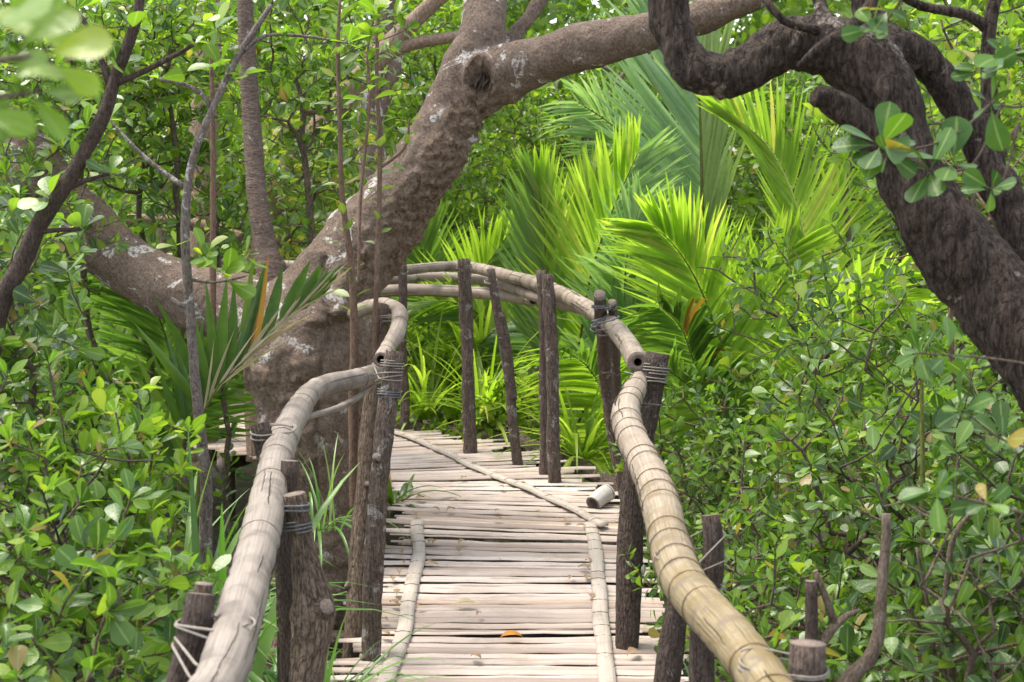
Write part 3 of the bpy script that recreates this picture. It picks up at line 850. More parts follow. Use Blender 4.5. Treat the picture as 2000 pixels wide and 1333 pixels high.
def make_right_rail():
    root = thing('handrail', 'thick golden bamboo handrail on the right, jointed closely and curving towards the viewer', 'handrail', H(1228, 1268, 0), 'bamboo handrails along the walkway')
    zr = 1.07
    px = [(1248, 742), (1236, 770), (1222, 810), (1236, 860), (1264, 915), (1290, 985), (1308, 1060), (1334, 1135), (1385, 1200), (1436, 1256), (1490, 1330), (1560, 1440), (1620, 1560)]
    zs = [1.08, 1.08, 1.07, 1.06, 1.06, 1.06, 1.06, 1.05, 1.06, 1.07, 1.07, 1.07, 1.07]
    pts = [H(x, y, z) for (x, y), z in zip(px, zs)]
    rad = [.036, .046, .052, .052, .052, .053, .053, .051, .049, .047, .046, .045, .045]
    bamboo(root, pts, rad, 'bamboo_gold', .125, 0, step=.01)
    p = upright(1228, 1268, 1287, 690, mid=[(1235, 1080), (1246, 930), (1270, 810)])
    po = post(root, p, [.05, .05, .052, .05, .05, .047], 'post_dark', 41, .1, .12, 16, 'tall dark leaning post with a flat sawn top', knots=((.5, 3.5, .012), (.3, 4.4, .012)))
    d = dist(H(1228, 1268, 0))
    ax = p[-1] - p[-2]
    wrap(po, P(1282, 722, d), .048, ax, 3, .003, 'rope', .012)
    lashing(po, P(1279, 745, d), .048, P(1247, 715, d + .25), .05, ax, 3, .003)
    wrap(po, P(1274, 790, d), .05, ax, 1, .003, 'rope_dark')
    d = 3.62
    p = [P(1366, 1500, d), P(1370, 1330, d), P(1376, 1200, d), P(1398, 1120, d), P(1399, 1060, d), P(1388, 1006, d)]
    po = post(root, p, [.034, .033, .031, .029, .026, .025], 'post_dark', 43, .12, .12, 14, 'curved dark post tied with loose twine')
    for (y, yr, xx) in ((1040, 1085, 1394), (1082, 1092, 1399)):
        lashing(po, P(xx, y, d), .027, H(1322, yr, zr), .051, (0, 0, 1), 1, .0018)
    wrap(po, P(1393, 1142, d), .029, (.1, 0, 1), 2, .0018, 'rope', .012)
    d = 2.66
    p = [P(1560, 1600, d), P(1572, 1400, d), P(1578, 1256, d)]
    po = post(root, p, [.034, .035, .034], 'post', 47, .08, .08, 16, 'stout sawn post at the picture edge')
    lashing(po, P(1575, 1310, d), .036, H(1492, 1328, zr), .046, (0, 0, 1), 3, .0022)
    d = 4.1
    post(root, [P(1290, 1440, d), P(1305, 1320, d), P(1328, 1180, d), P(1345, 1100, d)], [.036, .034, .032, .03], 'post_dark', 51, .12)
    return root
make_right_rail()

def make_far_rail():
    root = thing('handrail', 'long weathered pole handrail arching round the far bend of the walkway', 'handrail', H(920, 885, 0), 'bamboo handrails along the walkway')
    zr = 1.1
    px = [(1244, 706), (1222, 668), (1190, 632), (1130, 592), (1062, 560), (985, 538), (912, 521), (850, 522), (785, 528), (720, 532)]
    pts = [H(x, y, zr) for x, y in px]
    pts[0] = P(1246, 708, 5.95); pts[1] = P(1222, 668, 6.6)
    pts += [pts[-1] + np.array([-.8, .35, .03]), pts[-1] + np.array([-2.2, .9, .05]), pts[-1] + np.array([-4, 1.4, 0])]
    rad = [.047, .047, .048, .047, .046, .044, .04, .036, .034, .034, .033, .03, .03]
    bamboo(root, pts, rad, 'bamboo_mid', .17, 61, h0=(.38, .12, 3), step=.02, seg=16, label='topmost rail pole, ending in a hollow cut')
    d0 = H(1050, 590, 1.03)
    px = [(1150, 612), (1045, 582), (985, 560), (912, 546), (820, 542), (735, 547)]
    zz = [1.03, 1.02, 1.01, 1.0, 1.0, .99]
    pts = [H(x, y, z) + np.array([.02, .05, 0]) for (x, y), z in zip(px, zz)]
    pts += [pts[-1] + np.array([-1.4, .6, 0])]
    bamboo(root, pts, [.032, .036, .038, .037, .036, .036, .034], 'rail_wood', .3, 63, step=.025, seg=14)
    px = [(1042, 588), (985, 578), (912, 572), (820, 568), (735, 570), (690, 572)]
    pts = [H(x, y, .93) + np.array([0, .03, 0]) for x, y in px]
    pts += [pts[-1] + np.array([-.9, .4, 0])]
    bamboo(root, pts, [.043, .043, .044, .044, .044, .043, .042], 'rail_wood', .33, 65, h0=(.72, .12, 3), step=.025, seg=16, label='lowest thick rail pole with an open end')
    def pp(b, t, r, mat, seed, mid=None, dt=None, kn=()):
        q = upright(*b, *t, mid=mid, dtop=dt)
        n = len(q)
        r *= .88
        return post(root, q, list(np.linspace(r * 1.1, r * .92, n)), mat, seed, .16, .2, 12, knots=kn), q
    o, q = pp((796, 840), (786, 518), .036, 'post', 71, [(793, 680)], kn=((.5, 1, .012), (.7, 3, .012)))
    lashing(o, q[-1] - (0, 0, .06), .034, q[-1] + (0, .07, -.1), .034, (0, 0, 1), 2, .003)
    o, q = pp((922, 886), (906, 506), .05, 'post', 72, [(914, 690)], kn=((.2, 1, .01),))
    wrap(o, q[-1] - (0, 0, .05), .046, (0, 0, 1), 3, .003, 'rope')
    lashing(o, q[-1] - (0, 0, .12), .047, q[-1] + (0, .09, -.15), .036, (0, 0, 1), 2, .003)
    o, q = pp((1012, 908), (958, 526), .034, 'post', 73, [(975, 610), (998, 780)], kn=((.4, 1, .014), (.6, 4, .01)))
    # put the middle points in order from the deck upwards
    lashing(o, q[-1] - (0, 0, .09), .034, q[-1] + (0, .07, -.12), .036, (0, 0, 1), 2, .003)
    pp((1082, 945), (1069, 536), .043, 'post', 74, [(1078, 740)], kn=((.45, 0, .012),))
    pp((1066, 930), (1057, 528), .034, 'post', 75)
    o, q = pp((1222, 975), (1172, 577), .043, 'post', 76, [(1186, 760)], 7.2)
    wrap(o, P(1174, 600, 7.2), .044, (0, 0, 1), 2, .003, 'rope_dark')
    o, q = pp((1236, 985), (1196, 592), .03, 'post', 77, [(1208, 780)], 7.25)
    lashing(o, P(1196, 625, 7.25), .03, P(1176, 628, 7.1), .05, (0, 0, 1), 3, .004, 'rope_dark')
    pp((560, 800), (545, 500), .04, 'post', 78)
    pp((330, 790), (318, 470), .04, 'post', 79)
    return root
make_far_rail()

o = MB(); tube(o, [P(1158, 985, 7.9), P(1172, 972, 7.95), P(1188, 962, 8.0)], [.045, .047, .05], 16, .01, .03, .06, 3, 1, hollow0=(.7, .06, 1))
ringband(o, P(1186, 963, 7.99), P(1188, 962, 8.0) - P(1172, 972, 7.95), .049, .003, 1)
o = o.build('bamboo_offcut', [M['offcut'], M['node']]); tag(o, 'short whitish bamboo offcut at the outer edge of the slats', 'bamboo'); recentre(o)

# ================================================================== trees
def organic(name, tubes, mats, voxel, disp, parent, smooth=5):
    """round limbs melted into one skin"""
    q = MB()
    for k, (pts, rad) in enumerate(tubes):
        tube(q, pts, rad, 16, .05, .04, .12, k + 1)
    tmp = q.build('tmp', mats, None)
    md = tmp.modifiers.new('r', 'REMESH'); md.mode = 'VOXEL'; md.voxel_size = voxel
    sm = tmp.modifiers.new('s', 'SMOOTH'); sm.iterations = smooth; sm.factor = .5
    bpy.context.view_layer.update()
    dg = bpy.context.evaluated_depsgraph_get()
    me = bpy.data.meshes.new_from_object(tmp.evaluated_get(dg))
    bpy.data.objects.remove(tmp)
    n = len(me.vertices); co = np.empty(n * 3); me.vertices.foreach_get('co', co); co = co.reshape(-1, 3)
    no = np.empty(n * 3); me.vertices.foreach_get('normal', no); no = no.reshape(-1, 3)
    d = disp(co, no)
    attr = None
    if isinstance(d, tuple): d, attr = d
    co = co + no * d[:, None] - wloc(parent)
    me.vertices.foreach_set('co', co.ravel())
    me.polygons.foreach_set('use_smooth', np.full(len(me.polygons), True)); me.update()
    if attr is not None:
        at = me.attributes.new('rough_bark', 'FLOAT', 'POINT'); at.data.foreach_set('value', attr.astype(np.float32))
    me.name = name
    me.materials.clear()
    for m in mats: me.materials.append(m)
    return link(name, me, parent)

def R(px, d): return px * d / F
def limb(pts):
    """(x, y, distance, half width in picture units) -> path and radii"""
    return [P(x, y, d) for x, y, d, r in pts], [R(r, d) for x, y, d, r in pts]

def seg_dist(co, poly):
    best = np.full(len(co), 9.0)
    for a, b in zip(poly[:-1], poly[1:]):
        ab = b - a; t = np.clip(((co - a) @ ab) / (ab @ ab), 0, 1)
        best = np.minimum(best, np.linalg.norm(co - (a + t[:, None] * ab), axis=1))
    return best

def pix(co):
    v = co - CAM; dd = v @ FWD
    return 1000 + F * (v @ RGT) / dd, 666.5 - F * (v @ UPV) / dd

def nz(v, s, o=0): return np.array([noise.noise(Vector((p[0] * s + o, p[1] * s, p[2] * s))) for p in v])

def make_big_tree():
    g = P(655, 1100, 7.1); base = np.array([g[0] + .02, g[1], GROUND])
    root = thing('mangrove_tree', 'thick grey brown mangrove tree forking low beside the walkway bend', 'tree', base)
    d = 7.1
    trunk = limb([(648, 1500, d, 128), (655, 1250, d, 98), (655, 1100, d, 92), (648, 1000, d, 97), (637, 900, d, 108), (622, 800, d, 122), (606, 710, d, 134), (610, 640, d, 120), (650, 560, d, 92), (705, 480, d, 82), (772, 395, d - .05, 73), (834, 308, d - .1, 65), (886, 220, d - .1, 61), (925, 130, d - .1, 58), (943, 60, d - .1, 46), (951, -10, d, 39), (955, -150, d + .1, 36)])
    left = limb([(600, 720, d, 105), (540, 650, d + .05, 92), (455, 600, d + .15, 74), (360, 575, d + .25, 62), (270, 530, d + .35, 58), (190, 470, d + .45, 58), (120, 400, d + .5, 60), (70, 330, d + .55, 58), (20, 270, d + .6, 50), (-80, 180, d + .7, 42)])
    right = limb([(905, 185, d - .1, 58), (965, 152, d - .15, 55), (1040, 122, d - .25, 49), (1130, 97, d - .35, 45), (1230, 72, d - .45, 41), (1330, 44, d - .5, 36), (1440, 10, d - .6, 28), (1560, -40, d - .7, 20)])
    thin = limb([(975, 110, d, 22), (1005, 70, d + .1, 17), (1040, 25, d + .15, 15), (1080, -40, d + .2, 13)])
    stub1 = limb([(622, 640, d - .28, 30), (622, 560, d - .2, 30), (618, 492, d - .16, 26)])
    stub2 = limb([(660, 620, d - .26, 26), (658, 560, d - .2, 25), (652, 498, d - .16, 22)])
    foot1 = limb([(600, 1150, d - .1, 40), (540, 1330, d - .2, 36), (480, 1480, d - .3, 30)])
    foot2 = limb([(700, 1150, d - .05, 38), (740, 1330, d, 34), (770, 1480, d, 28)])
    upstub = limb([(520, 620, d + .05, 50), (530, 560, d + .1, 34), (528, 510, d + .1, 27)])
    knot = limb([(870, 240, d - .2, 50), (900, 205, d - .27, 36)])
    crack = [P(x, y, d - .36) for x, y in ((634, 500), (632, 560), (645, 620), (640, 660), (628, 720), (622, 800), (616, 880), (618, 980))]
    crack2 = [P(x, y, d - .36) for x, y in ((640, 662), (670, 668), (700, 655))]
    scar = P(936, 150, d - .27)
    def disp(co, no):
        x, y = pix(co)
        a = .016 * nz(co, 2.2) + .012 * nz(co, 6, 3) + .006 * nz(co, 17, 7) + .0025 * nz(co, 42, 1)
        axx = np.interp(y, [150, 220, 310, 400, 480, 560], [915, 886, 834, 772, 712, 668])
        rough = np.clip((x - axx + 26) / 30, 0, 1) * np.clip((600 - y) / 70, 0, 1) * np.clip((y - 165) / 60, 0, 1)
        n1 = nz(co, 30, 2); n2 = nz(co, 14, 9)
        a += rough * (.026 * np.abs(n2) + .024 * n1)
        att = np.clip(rough * (1.1 + 2.2 * nz(co, 7, 5)), 0, 1)
        low = np.clip((y - 610) / 130, 0, 1); att = np.maximum(att, low * np.clip(.52 + 1.2 * nz(co, 5, 8), .12, .9)); a += low * (.012 * n1 + .018 * n2 + .012 * nz(co, 8, 12))
        a -= .02 * np.exp(-(np.abs(seg_dist(co, crack) - .0) / .06) ** 2 * 0 - 0) * 0
        fr = no @ FWD < 0
        cx, cy = np.array([pix(np.array([p]))[0][0] for p in crack]), np.array([pix(np.array([p]))[1][0] for p in crack])
        xl = np.interp(y, cy, cx)
        a -= np.where(fr & (y > 500) & (y < 980), .02 * np.exp(-((x - xl - 4 * n1) / 5.0) ** 2), 0)
        yl = np.interp(x, [640, 670, 700], [662, 668, 655])
        a -= np.where(fr & (x > 640) & (x < 702), .012 * np.exp(-((y - yl) / 4) ** 2), 0)
        s = np.exp(-(((x - 940) / 20) ** 2 + ((y - 155) / 27) ** 2) ** 2)
        a -= np.where(fr, .07 * s, 0)
        ring = np.sqrt(((x - 940) / 27) ** 2 + ((y - 152) / 36) ** 2)
        a += np.where(fr, .022 * np.exp(-((ring - 1.1) / .22) ** 2) * (1 + 1.2 * n1), 0)
        att = np.maximum(att, np.where(fr, np.exp(-((ring - .8) / .4) ** 2), 0))
        return a, att
    tk = organic('trunk', [trunk, left, right, thin, stub1, stub2, foot1, foot2, upstub], [M['bark']], .0135, disp, root, 4)
    # torn bark inside the hollow scar
    q = MB()
    for k in range(15):
        x = 920 + k * 2.9 + rng.normal(0, 2); y0 = 136 + abs(k - 7) * 2.2 + rng.uniform(0, 12); y1 = 172 + rng.uniform(-10, 14)
        tube(q, [P(x + 3, y0, d - .225), P(x, (y0 + y1) / 2, d - .262 + rng.normal(0, .008)), P(x - 6 + rng.normal(0, 3), y1, d - .275)], [.002, rng.uniform(.004, .008), .002], 5, .015, .5, .4, k)
    q.build('bark_scar', [M['post_worn']], root)
    # upright shoot from the fork of the left limb
    q = MB(); path, rad = limb([(548, 600, d + .05, 26), (532, 545, d + .08, 29), (516, 470, d + .1, 22), (502, 380, d + .12, 20), (492, 250, d + .15, 18), (484, 120, d + .15, 17), (478, 0, d + .15, 16), (470, -150, d + .15, 14)])
    tube(q, path, rad, 14, .03, .07, .1, 77)
    q.build('upright_branch', [M['bark_upright']], root)
    # crown over the picture
    lv = Leaves(); tw = []
    c0 = np.array([-1.0, 7.2, 5.6])
    V, Q = None, None
    nodes, par = grow(P(955, -140, d + .1), c0, (1.8, 1.4, .7), 60, shell=.6)
    V, Q, ch = twigs_mesh(nodes, par, .003)
    me = quadmesh('crown_branches', V - wloc(root), Q); me.materials.append(M['twig']); link('crown_branches', me, root)
    leafy(nodes, par, ch, .085, (4, 6), 1.0, lv)
    lv.build('crown', M['leaf'], T_MID, root)
make_big_tree()

def make_dark_tree():
    d = 3.7
    base = np.array([1.95, 3.5, GROUND])
    root = thing('mangrove_tree', 'dark twisted mangrove tree arching over the right side, close to the viewer', 'tree', base)
    main = limb([(2320, 1500, d - .1, 110), (2230, 1050, d - .1, 100), (2110, 810, d - .1, 92), (2000, 660, d - .05, 84), (1915, 555, d, 76), (1838, 450, d, 72), (1782, 350, d, 66), (1748, 260, d, 66), (1722, 180, d, 70), (1670, 112, d, 66), (1600, 84, d, 56), (1530, 92, d, 50), (1468, 126, d, 49), (1410, 148, d, 48), (1358, 138, d, 47), (1326, 92, d, 42), (1308, 30, d, 39), (1300, -60, d, 36)])
    second = limb([(1690, 100, d + .02, 48), (1752, 92, d + .05, 41), (1815, 130, d + .08, 36), (1868, 200, d + .1, 34), (1910, 285, d + .1, 33), (1955, 380, d + .1, 36), (2010, 480, d + .08, 44), (2070, 600, d, 50), (2120, 760, d - .05, 60)])
    up = limb([(1650, 100, d, 40), (1610, 40, d + .05, 22), (1590, -40, d + .1, 16)])
    up2 = limb([(1735, 110, d + .05, 34), (1700, 30, d + .1, 26), (1660, -60, d + .15, 22)])
    stub = limb([(1735, 300, d, 40), (1690, 250, d - .05, 27), (1640, 208, d - .1, 22), (1592, 184, d - .12, 20)])
    stub2 = limb([(1745, 250, d + .1, 30), (1700, 190, d + .1, 18), (1690, 170, d + .1, 15)])
    def disp(co, no):
        q = co * np.array([1, 1, 1])
        a = .010 * nz(co, 4) + .006 * nz(co, 11, 4)
        st = np.array([noise.noise(Vector((p[0] * 26, p[1] * 26, p[2] * 7))) for p in co])
        a += .014 * np.abs(st) - .005 + .012 * np.abs(nz(co * (1, 1, .5), 13, 2)) + .0045 * nz(co, 45, 5) + .008 * nz(co, 7, 9)
        return a
    organic('trunk', [main, second, up, up2, stub, stub2], [M['bark_dark']], .0095, disp, root, 4)
    q = MB(); path, rad = limb([(2080, 760, d + .2, 22), (2010, 560, d + .22, 22), (1958, 420, d + .24, 22), (1938, 250, d + .25, 18), (1930, 120, d + .25, 15), (1935, 40, d + .25, 14), (1960, -80, d + .25, 12)])
    tube(q, path, rad, 10, .03, .1, .15, 5)
    path, rad = limb([(1932, 60, d + .25, 12), (1890, 30, d + .25, 11), (1800, 12, d + .22, 9), (1740, -20, d + .2, 8)]); tube(q, path, rad, 8, .03, .1, .1, 6)
    path, rad = limb([(1600, 60, d - .08, 10), (1530, 40, d - .1, 8), (1490, -10, d - .1, 7)]); tube(q, path, rad, 8, .03, .1, .1, 7)
    path, rad = limb([(1560, 130, d - .15, 6), (1600, 95, d - .2, 12), (1660, 55, d - .2, 13), (1700, 10, d - .2, 12), (1720, -50, d - .2, 12)]); tube(q, path, rad, 8, .03, .1, .1, 8)
    q.build('branch', [M['bark_dark']], root)
    lv = Leaves()
    nodes, par = grow(P(1650, -60, d + .1), np.array([1.6, 3.9, 3.75]), (1.2, 1.1, .5), 100, shell=.6)
    V, Q, ch = twigs_mesh(nodes, par, .003)
    me = quadmesh('crown_branches', V - wloc(root), Q); me.materials.append(M['twig_dark']); link('crown_branches', me, root)
    leafy(nodes, par, ch, .09, (4, 6), 1.0, lv)
    lv.build('crown', M['leaf_dark'], T_MID, root)
    # leafy sprigs hanging in front of the trunk
    def sprig(parts, dd, size, nm='sprig'):
        lv = Leaves(); q = MB()
        for (tw, tips) in parts:
            pth = [P(x, y, dd) for x, y in tw]
            tube(q, pth, list(np.linspace(.0035, .002, len(pth))), 6, .02, .1, .1, 3)
            for (x, y, k, ax) in tips:
                rosette(lv, P(x, y, dd), np.array(ax), size, k, .5, (.75, 1.5))
        s = q.build('twig', [M['twig']], root)
        lv.build('foliage', M['leaf_sprig'], T_NEAR, s)
    sprig([([(1960, 180), (1870, 260), (1790, 290), (1720, 285)], [(1720, 285, 9, (-.3, -.5, .6)), (1735, 300, 5, (-.2, -.6, -.5))]),
           ([(1960, 200), (1900, 320), (1820, 340)], [(1815, 335, 5, (-.4, -.5, .2)), (1860, 320, 4, (.1, -.6, .5))])], 3.2, .092)
    sprig([([(1990, 240), (1960, 350), (1935, 370)], [(1935, 370, 6, (-.4, -.6, .1))]),
           ([(2050, 80), (1960, 130), (1900, 160)], [(1915, 140, 7, (-.4, -.5, .4)), (1960, 110, 5, (0, -.5, .6))]),
           ([(2060, 200), (1980, 210), (1930, 200)], [(1935, 205, 6, (-.4, -.5, .0))])], 3.0, .08)
    sprig([([(1780, -30), (1740, 30), (1705, 60)], [(1705, 55, 7, (-.5, -.4, .1)), (1735, 20, 5, (-.2, -.5, .4))])], 2.9, .07)
    sprig([([(2040, 880), (1960, 860), (1880, 800)], [(1880, 805, 6, (-.5, -.5, .4)), (1960, 862, 5, (-.3, -.5, .5))]),
           ([(2060, 720), (1930, 700), (1790, 690)], [(1795, 690, 7, (-.5, -.5, .1)), (1850, 695, 4, (0, -.5, .5))])], 2.9, .068)
    sprig([([(2060, 1010), (1990, 1000), (1830, 960)], [(1830, 960, 6, (-.5, -.5, .4)), (1930, 985, 5, (-.1, -.5, .6))])], 2.6, .06)
make_dark_tree()

# ---------------------------------------------------------------- slender stems
def stems(name, label, cat, paths, mat, tips=(), leaf='leaf', size=.08, tmpl=None, group=None, along=None, up=.6):
    d0 = paths[0][0]
    b = P(d0[0], d0[1], d0[2]); base = np.array([b[0], b[1], GROUND])
    o = thing(name, label, cat, base, group)
    q = MB()
    for k, pth in enumerate(paths):
        pts, rad = limb(pth)
        tube(q, pts, rad, 9, .03, .1, .12, k + 3, 1)
    q.build('stem', [M[mat], M['cut']], o)
    lv = Leaves()
    for (x, y, dd, k, ax) in tips: rosette(lv, P(x, y, dd), np.array(ax, float), size, k, up, (.6, 1.35))
    if along:
        for (pth, gap, t0) in along:
            pts, rad = limb(pth); pp, rr = catmull(pts, rad, .01); t, U, W = frames(pp)
            L = np.concatenate([[0], np.cumsum(np.linalg.norm(np.diff(pp, axis=0), axis=1))]); s = L[-1] * t0
            while s < L[-1]:
                i = int(np.searchsorted(L, s)); a = rng.uniform(0, 6.28)
                for kk in (0, math.pi):
                    if rng.uniform() < .15: continue
                    r_ = math.cos(a + kk) * U[i] + math.sin(a + kk) * W[i]
                    dd = unit(t[i] * rng.uniform(.2, .8) + r_)
                    ps = pp[i]
                    lv.add(ps + dd * .01, dd, unit(t[i] + np.array([0, -.3, .4]) + rng.normal(0, .35, 3)), size * rng.uniform(.6, 1.15))
                s += gap * rng.uniform(.7, 1.4)
    if lv.p: lv.build('foliage', M[leaf], tmpl or T_MID, o)
    return o

UPA = (0, -.2, 1)
d = 5.2
stems('sapling', 'slender grey sapling with knobbly pale bark in front of the left limb', 'tree',
      [[(405, 1500, d, 15), (402, 1050, d, 13), (403, 950, d, 12), (392, 850, d, 11), (381, 740, d, 10), (372, 620, d, 9.5), (362, 480, d, 9), (366, 370, d, 8.5), (383, 290, d, 8), (412, 220, d, 7.5), (440, 160, d, 7), (468, 105, d, 6.5), (500, 55, d, 6), (530, 10, d, 5)],
       [(365, 368, d, 6), (330, 345, d, 5), (285, 310, d, 4.5), (250, 275, d, 4), (215, 235, d, 3)],
       [(414, 215, d, 5.5), (395, 185, d, 5), (360, 165, d, 4.5), (310, 155, d, 4)],
       [(470, 105, d, 5), (520, 70, d, 3.5), (600, 72, d, 3), (680, 85, d, 2.5)],
       [(375, 600, d, 6), (350, 595, d, 5.5), (335, 585, d, 5)],
       [(362, 545, d, 4), (420, 552, d, 2.5), (480, 540, d, 2)]],
      'sapling_bark',
      [(398, 500, d - .05, 6, (.2, -.6, .7)), (425, 530, d - .05, 7, (.4, -.5, .6)), (440, 545, d - .05, 5, (.5, -.5, .3)), (480, 500, d, 3, (.6, -.4, .5)), (470, 150, d, 5, (.2, -.5, .8)), (430, 130, d, 5, (-.2, -.5, .8)), (345, 480, d, 3, (-.4, -.5, .5)), (215, 235, d, 5, UPA), (310, 155, d, 5, UPA), (560, 75, d, 4, UPA), (680, 85, d, 5, UPA), (420, 60, d, 6, UPA), (395, 45, d, 5, UPA)],
      'leaf_bright', .1)
d = 4.6
stems('sapling', 'dark leaning sapling crossing the top left, forked near its middle', 'tree',
      [[(-40, 800, d, 20), (0, 600, d, 19), (40, 520, d, 18), (75, 440, d, 17), (120, 375, d, 15), (170, 290, d, 14), (205, 220, d, 14), (222, 160, d, 12), (245, 100, d, 12), (268, 30, d, 10), (280, -60, d, 9)],
       [(215, 165, d, 9), (195, 110, d, 6), (175, 60, d, 5), (150, 20, d, 4)],
       [(222, 165, d, 8), (270, 145, d, 6), (330, 115, d, 5), (378, 88, d, 4)],
       [(70, 455, d, 6), (110, 450, d, 5), (160, 448, d, 4)],
       [(120, 372, d, 5), (170, 352, d, 4), (215, 340, d, 3)]],
      'twig_dark',
      [(150, 20, d, 5, UPA), (378, 88, d, 6, UPA), (160, 448, d, 6, UPA), (215, 340, d, 6, UPA), (260, 60, d, 5, UPA), (170, 250, d, 5, (-.6, -.4, .4)), (100, 390, d, 6, (-.5, -.5, .5)), (230, 130, d, 4, (.5, -.5, .5))],
      'leaf', .085)
d = 6.3
A1 = [(692, 1000, d, 9), (690, 790, d, 10), (692, 650, d, 8), (686, 520, d, 7), (668, 380, d, 5.5), (664, 250, d, 4.5), (660, 100, d, 4), (664, 0, d, 3)]
stems('seedling', 'thin reddish stem rising straight in front of the big trunk', 'plant', [A1], 'twig_red', [], 'leaf_olive', .1, T_ELL, None, [(A1[2:], .055, .05)])
A2 = [(730, 700, d, 5), (738, 480, d, 5), (742, 300, d, 4.5), (736, 150, d, 4), (740, -20, d, 3.5)]
A2b = [(740, 330, d, 3), (790, 290, d, 2.5), (800, 230, d, 2)]
stems('seedling', 'thin dark stem with olive leaves near the hooked rail', 'plant', [A2, A2b], 'twig_red', [], 'leaf_olive', .095, T_ELL, None, [(A2[1:], .055, .0), (A2b, .05, .2)])
A3 = [(700, 560, d - .2, 3), (705, 380, d - .2, 3), (722, 200, d - .2, 3), (718, 100, d - .2, 2.5), (735, 20, d - .2, 2)]
stems('seedling', 'finest of the stems before the trunk, with bright leaf pairs on top', 'plant', [A3], 'twig_red', [(735, 30, d - .2, 6, UPA), (728, 70, d - .2, 5, UPA)], 'leaf_bright', .095, T_MID, None, [(A3[2:], .04, .0)])
d = 6.0
A4 = [(415, 700, d + 1, 7), (416, 420, d + 1, 6), (415, 230, d + 1, 5), (412, 100, d + 1, 4)]
stems('seedling', 'straight brown stem just left of the banded upright branch', 'plant', [A4], 'twig_red', [], 'leaf_olive', .08, T_ELL, None, [(A4[1:], .14, .2)])

# cut stubs in the right undergrowth
d = 3.45
stems('dead_sapling', 'bare brown stump curving up from the bottom right undergrowth', 'tree',
      [[(1610, 1400, d, 20), (1660, 1325, d, 17), (1695, 1290, d, 14), (1715, 1240, d, 13), (1722, 1150, d, 11), (1730, 1060, d, 10), (1731, 1004, d, 10)]], 'twig')
d = 3.45
stems('dead_sapling', 'short dark snapped stub standing behind the right front post', 'tree',
      [[(1586, 1420, d, 14), (1585, 1250, d, 13), (1584, 1135, d, 12)]], 'twig_dark')
d = 3.45
stems('dead_sapling', 'forked bare branch behind the right front post', 'tree',
      [[(1560, 1420, d, 12), (1602, 1260, d, 10), (1630, 1222, d, 9), (1655, 1202, d, 6), (1680, 1192, d, 4)], [(1632, 1220, d, 8), (1612, 1165, d, 7), (1592, 1115, d, 6)]], 'twig')
d = 3.9
stems('vine', 'pale brown woody vine looping through the right undergrowth', 'vine',
      [[(1850, 1400, d, 6), (1842, 1250, d, 6), (1850, 1130, d, 6), (1862, 1050, d, 6), (1890, 1010, d, 5), (1918, 985, d, 5), (1915, 950, d, 5)], [(1830, 1330, d, 5), (1815, 1200, d, 4), (1790, 1070, d, 3)]], 'twig')
d = 4.4
stems('reed', 'single upright green stem in the right undergrowth', 'plant', [[(1800, 1450, d, 5), (1802, 1000, d, 5), (1800, 760, d, 4), (1798, 690, d, 3)]], 'rachis', [(1798, 690, d, 5, UPA)], 'leaf_dark', .08)

# trunks standing behind
def bg_tree(label, limbs, crown, npts, leafm='leaf', size=.085, mat='bark_far', group=None):
    x, y, dd, r = limbs[0][0]; b = P(x, y, dd)
    o = thing('mangrove_tree', label, 'tree', (b[0], b[1], GROUND), group)
    q = MB()
    for k, l in enumerate(limbs):
        pts, rad = limb(l); tube(q, pts, rad, 12, .06, .06, .15, k + 5)
    q.build('trunk', [M[mat]], o)
    if crown:
        c, r = crown; nodes, par = grow(pts[-1], c, r, npts, shell=.6)
        V, Q, ch = twigs_mesh(nodes, par, .004)
        me = quadmesh('crown_branches', V - wloc(o), Q); me.materials.append(M['twig']); link('crown_branches', me, o)
        lv = Leaves(); leafy(nodes, par, ch, size, (5, 8), 1.2, lv); lv.build('crown', M[leafm], T_MID, o)
d = 9.6
bg_tree('straight reddish tree behind the grey sapling, left of the banded branch', [[(392, 900, d, 34), (396, 600, d, 32), (400, 420, d, 30), (398, 250, d, 27), (405, 150, d, 25), (410, -60, d, 24)]], (P(330, -160, d + .5), (.9, .7, .4)), 16)
d = 9.3
bg_tree('reddish tree with a limb slanting up to the right behind the main trunk', [[(520, 900, d, 40), (515, 600, d, 38), (520, 420, d, 32), (560, 340, d, 28), (620, 260, d, 24), (690, 170, d, 22), (760, 90, d, 20), (830, 20, d, 16), (900, -40, d, 14)], [(700, 160, d, 16), (780, 95, d, 13), (890, 72, d, 10), (960, 60, d, 9)]], (P(900, -60, d + .4), (.6, .5, .25)), 10)
d = 10.5
bg_tree('pale spotted tree half hidden by thin stems, left of the leaning trunk', [[(735, 900, d, 30), (735, 500, d, 28), (725, 280, d, 25), (720, 180, d, 24), (745, 60, d, 20), (760, -40, d, 18)], [(722, 260, d, 16), (760, 170, d, 13), (790, 60, d, 11)]], (P(640, -140, d + 1), (.7, .6, .3)), 10, mat='bark')
d = 9.2
stems('fallen_log', 'pale fallen log lying across behind the left limb', 'log', [[(250, 428, d, 10), (330, 432, d, 12), (420, 448, d, 14), (470, 470, d, 16)], [(315, 540, d, 10), (316, 430, d, 10), (312, 412, d, 9)]], 'rachis' if False else 'bark_far')
d = 12.5
stems('dead_sapling', 'bare thin branches above the palms with an orange twig', 'tree', [[(1150, 500, d, 9), (1155, 290, d, 7), (1190, 190, d, 5), (1240, 120, d, 4), (1290, 90, d, 3)], [(1152, 290, d, 5), (1120, 240, d, 4), (1080, 170, d, 3)], [(1200, 140, d, 4), (1160, 125, d, 3), (1120, 118, d, 3)]], 'twig')

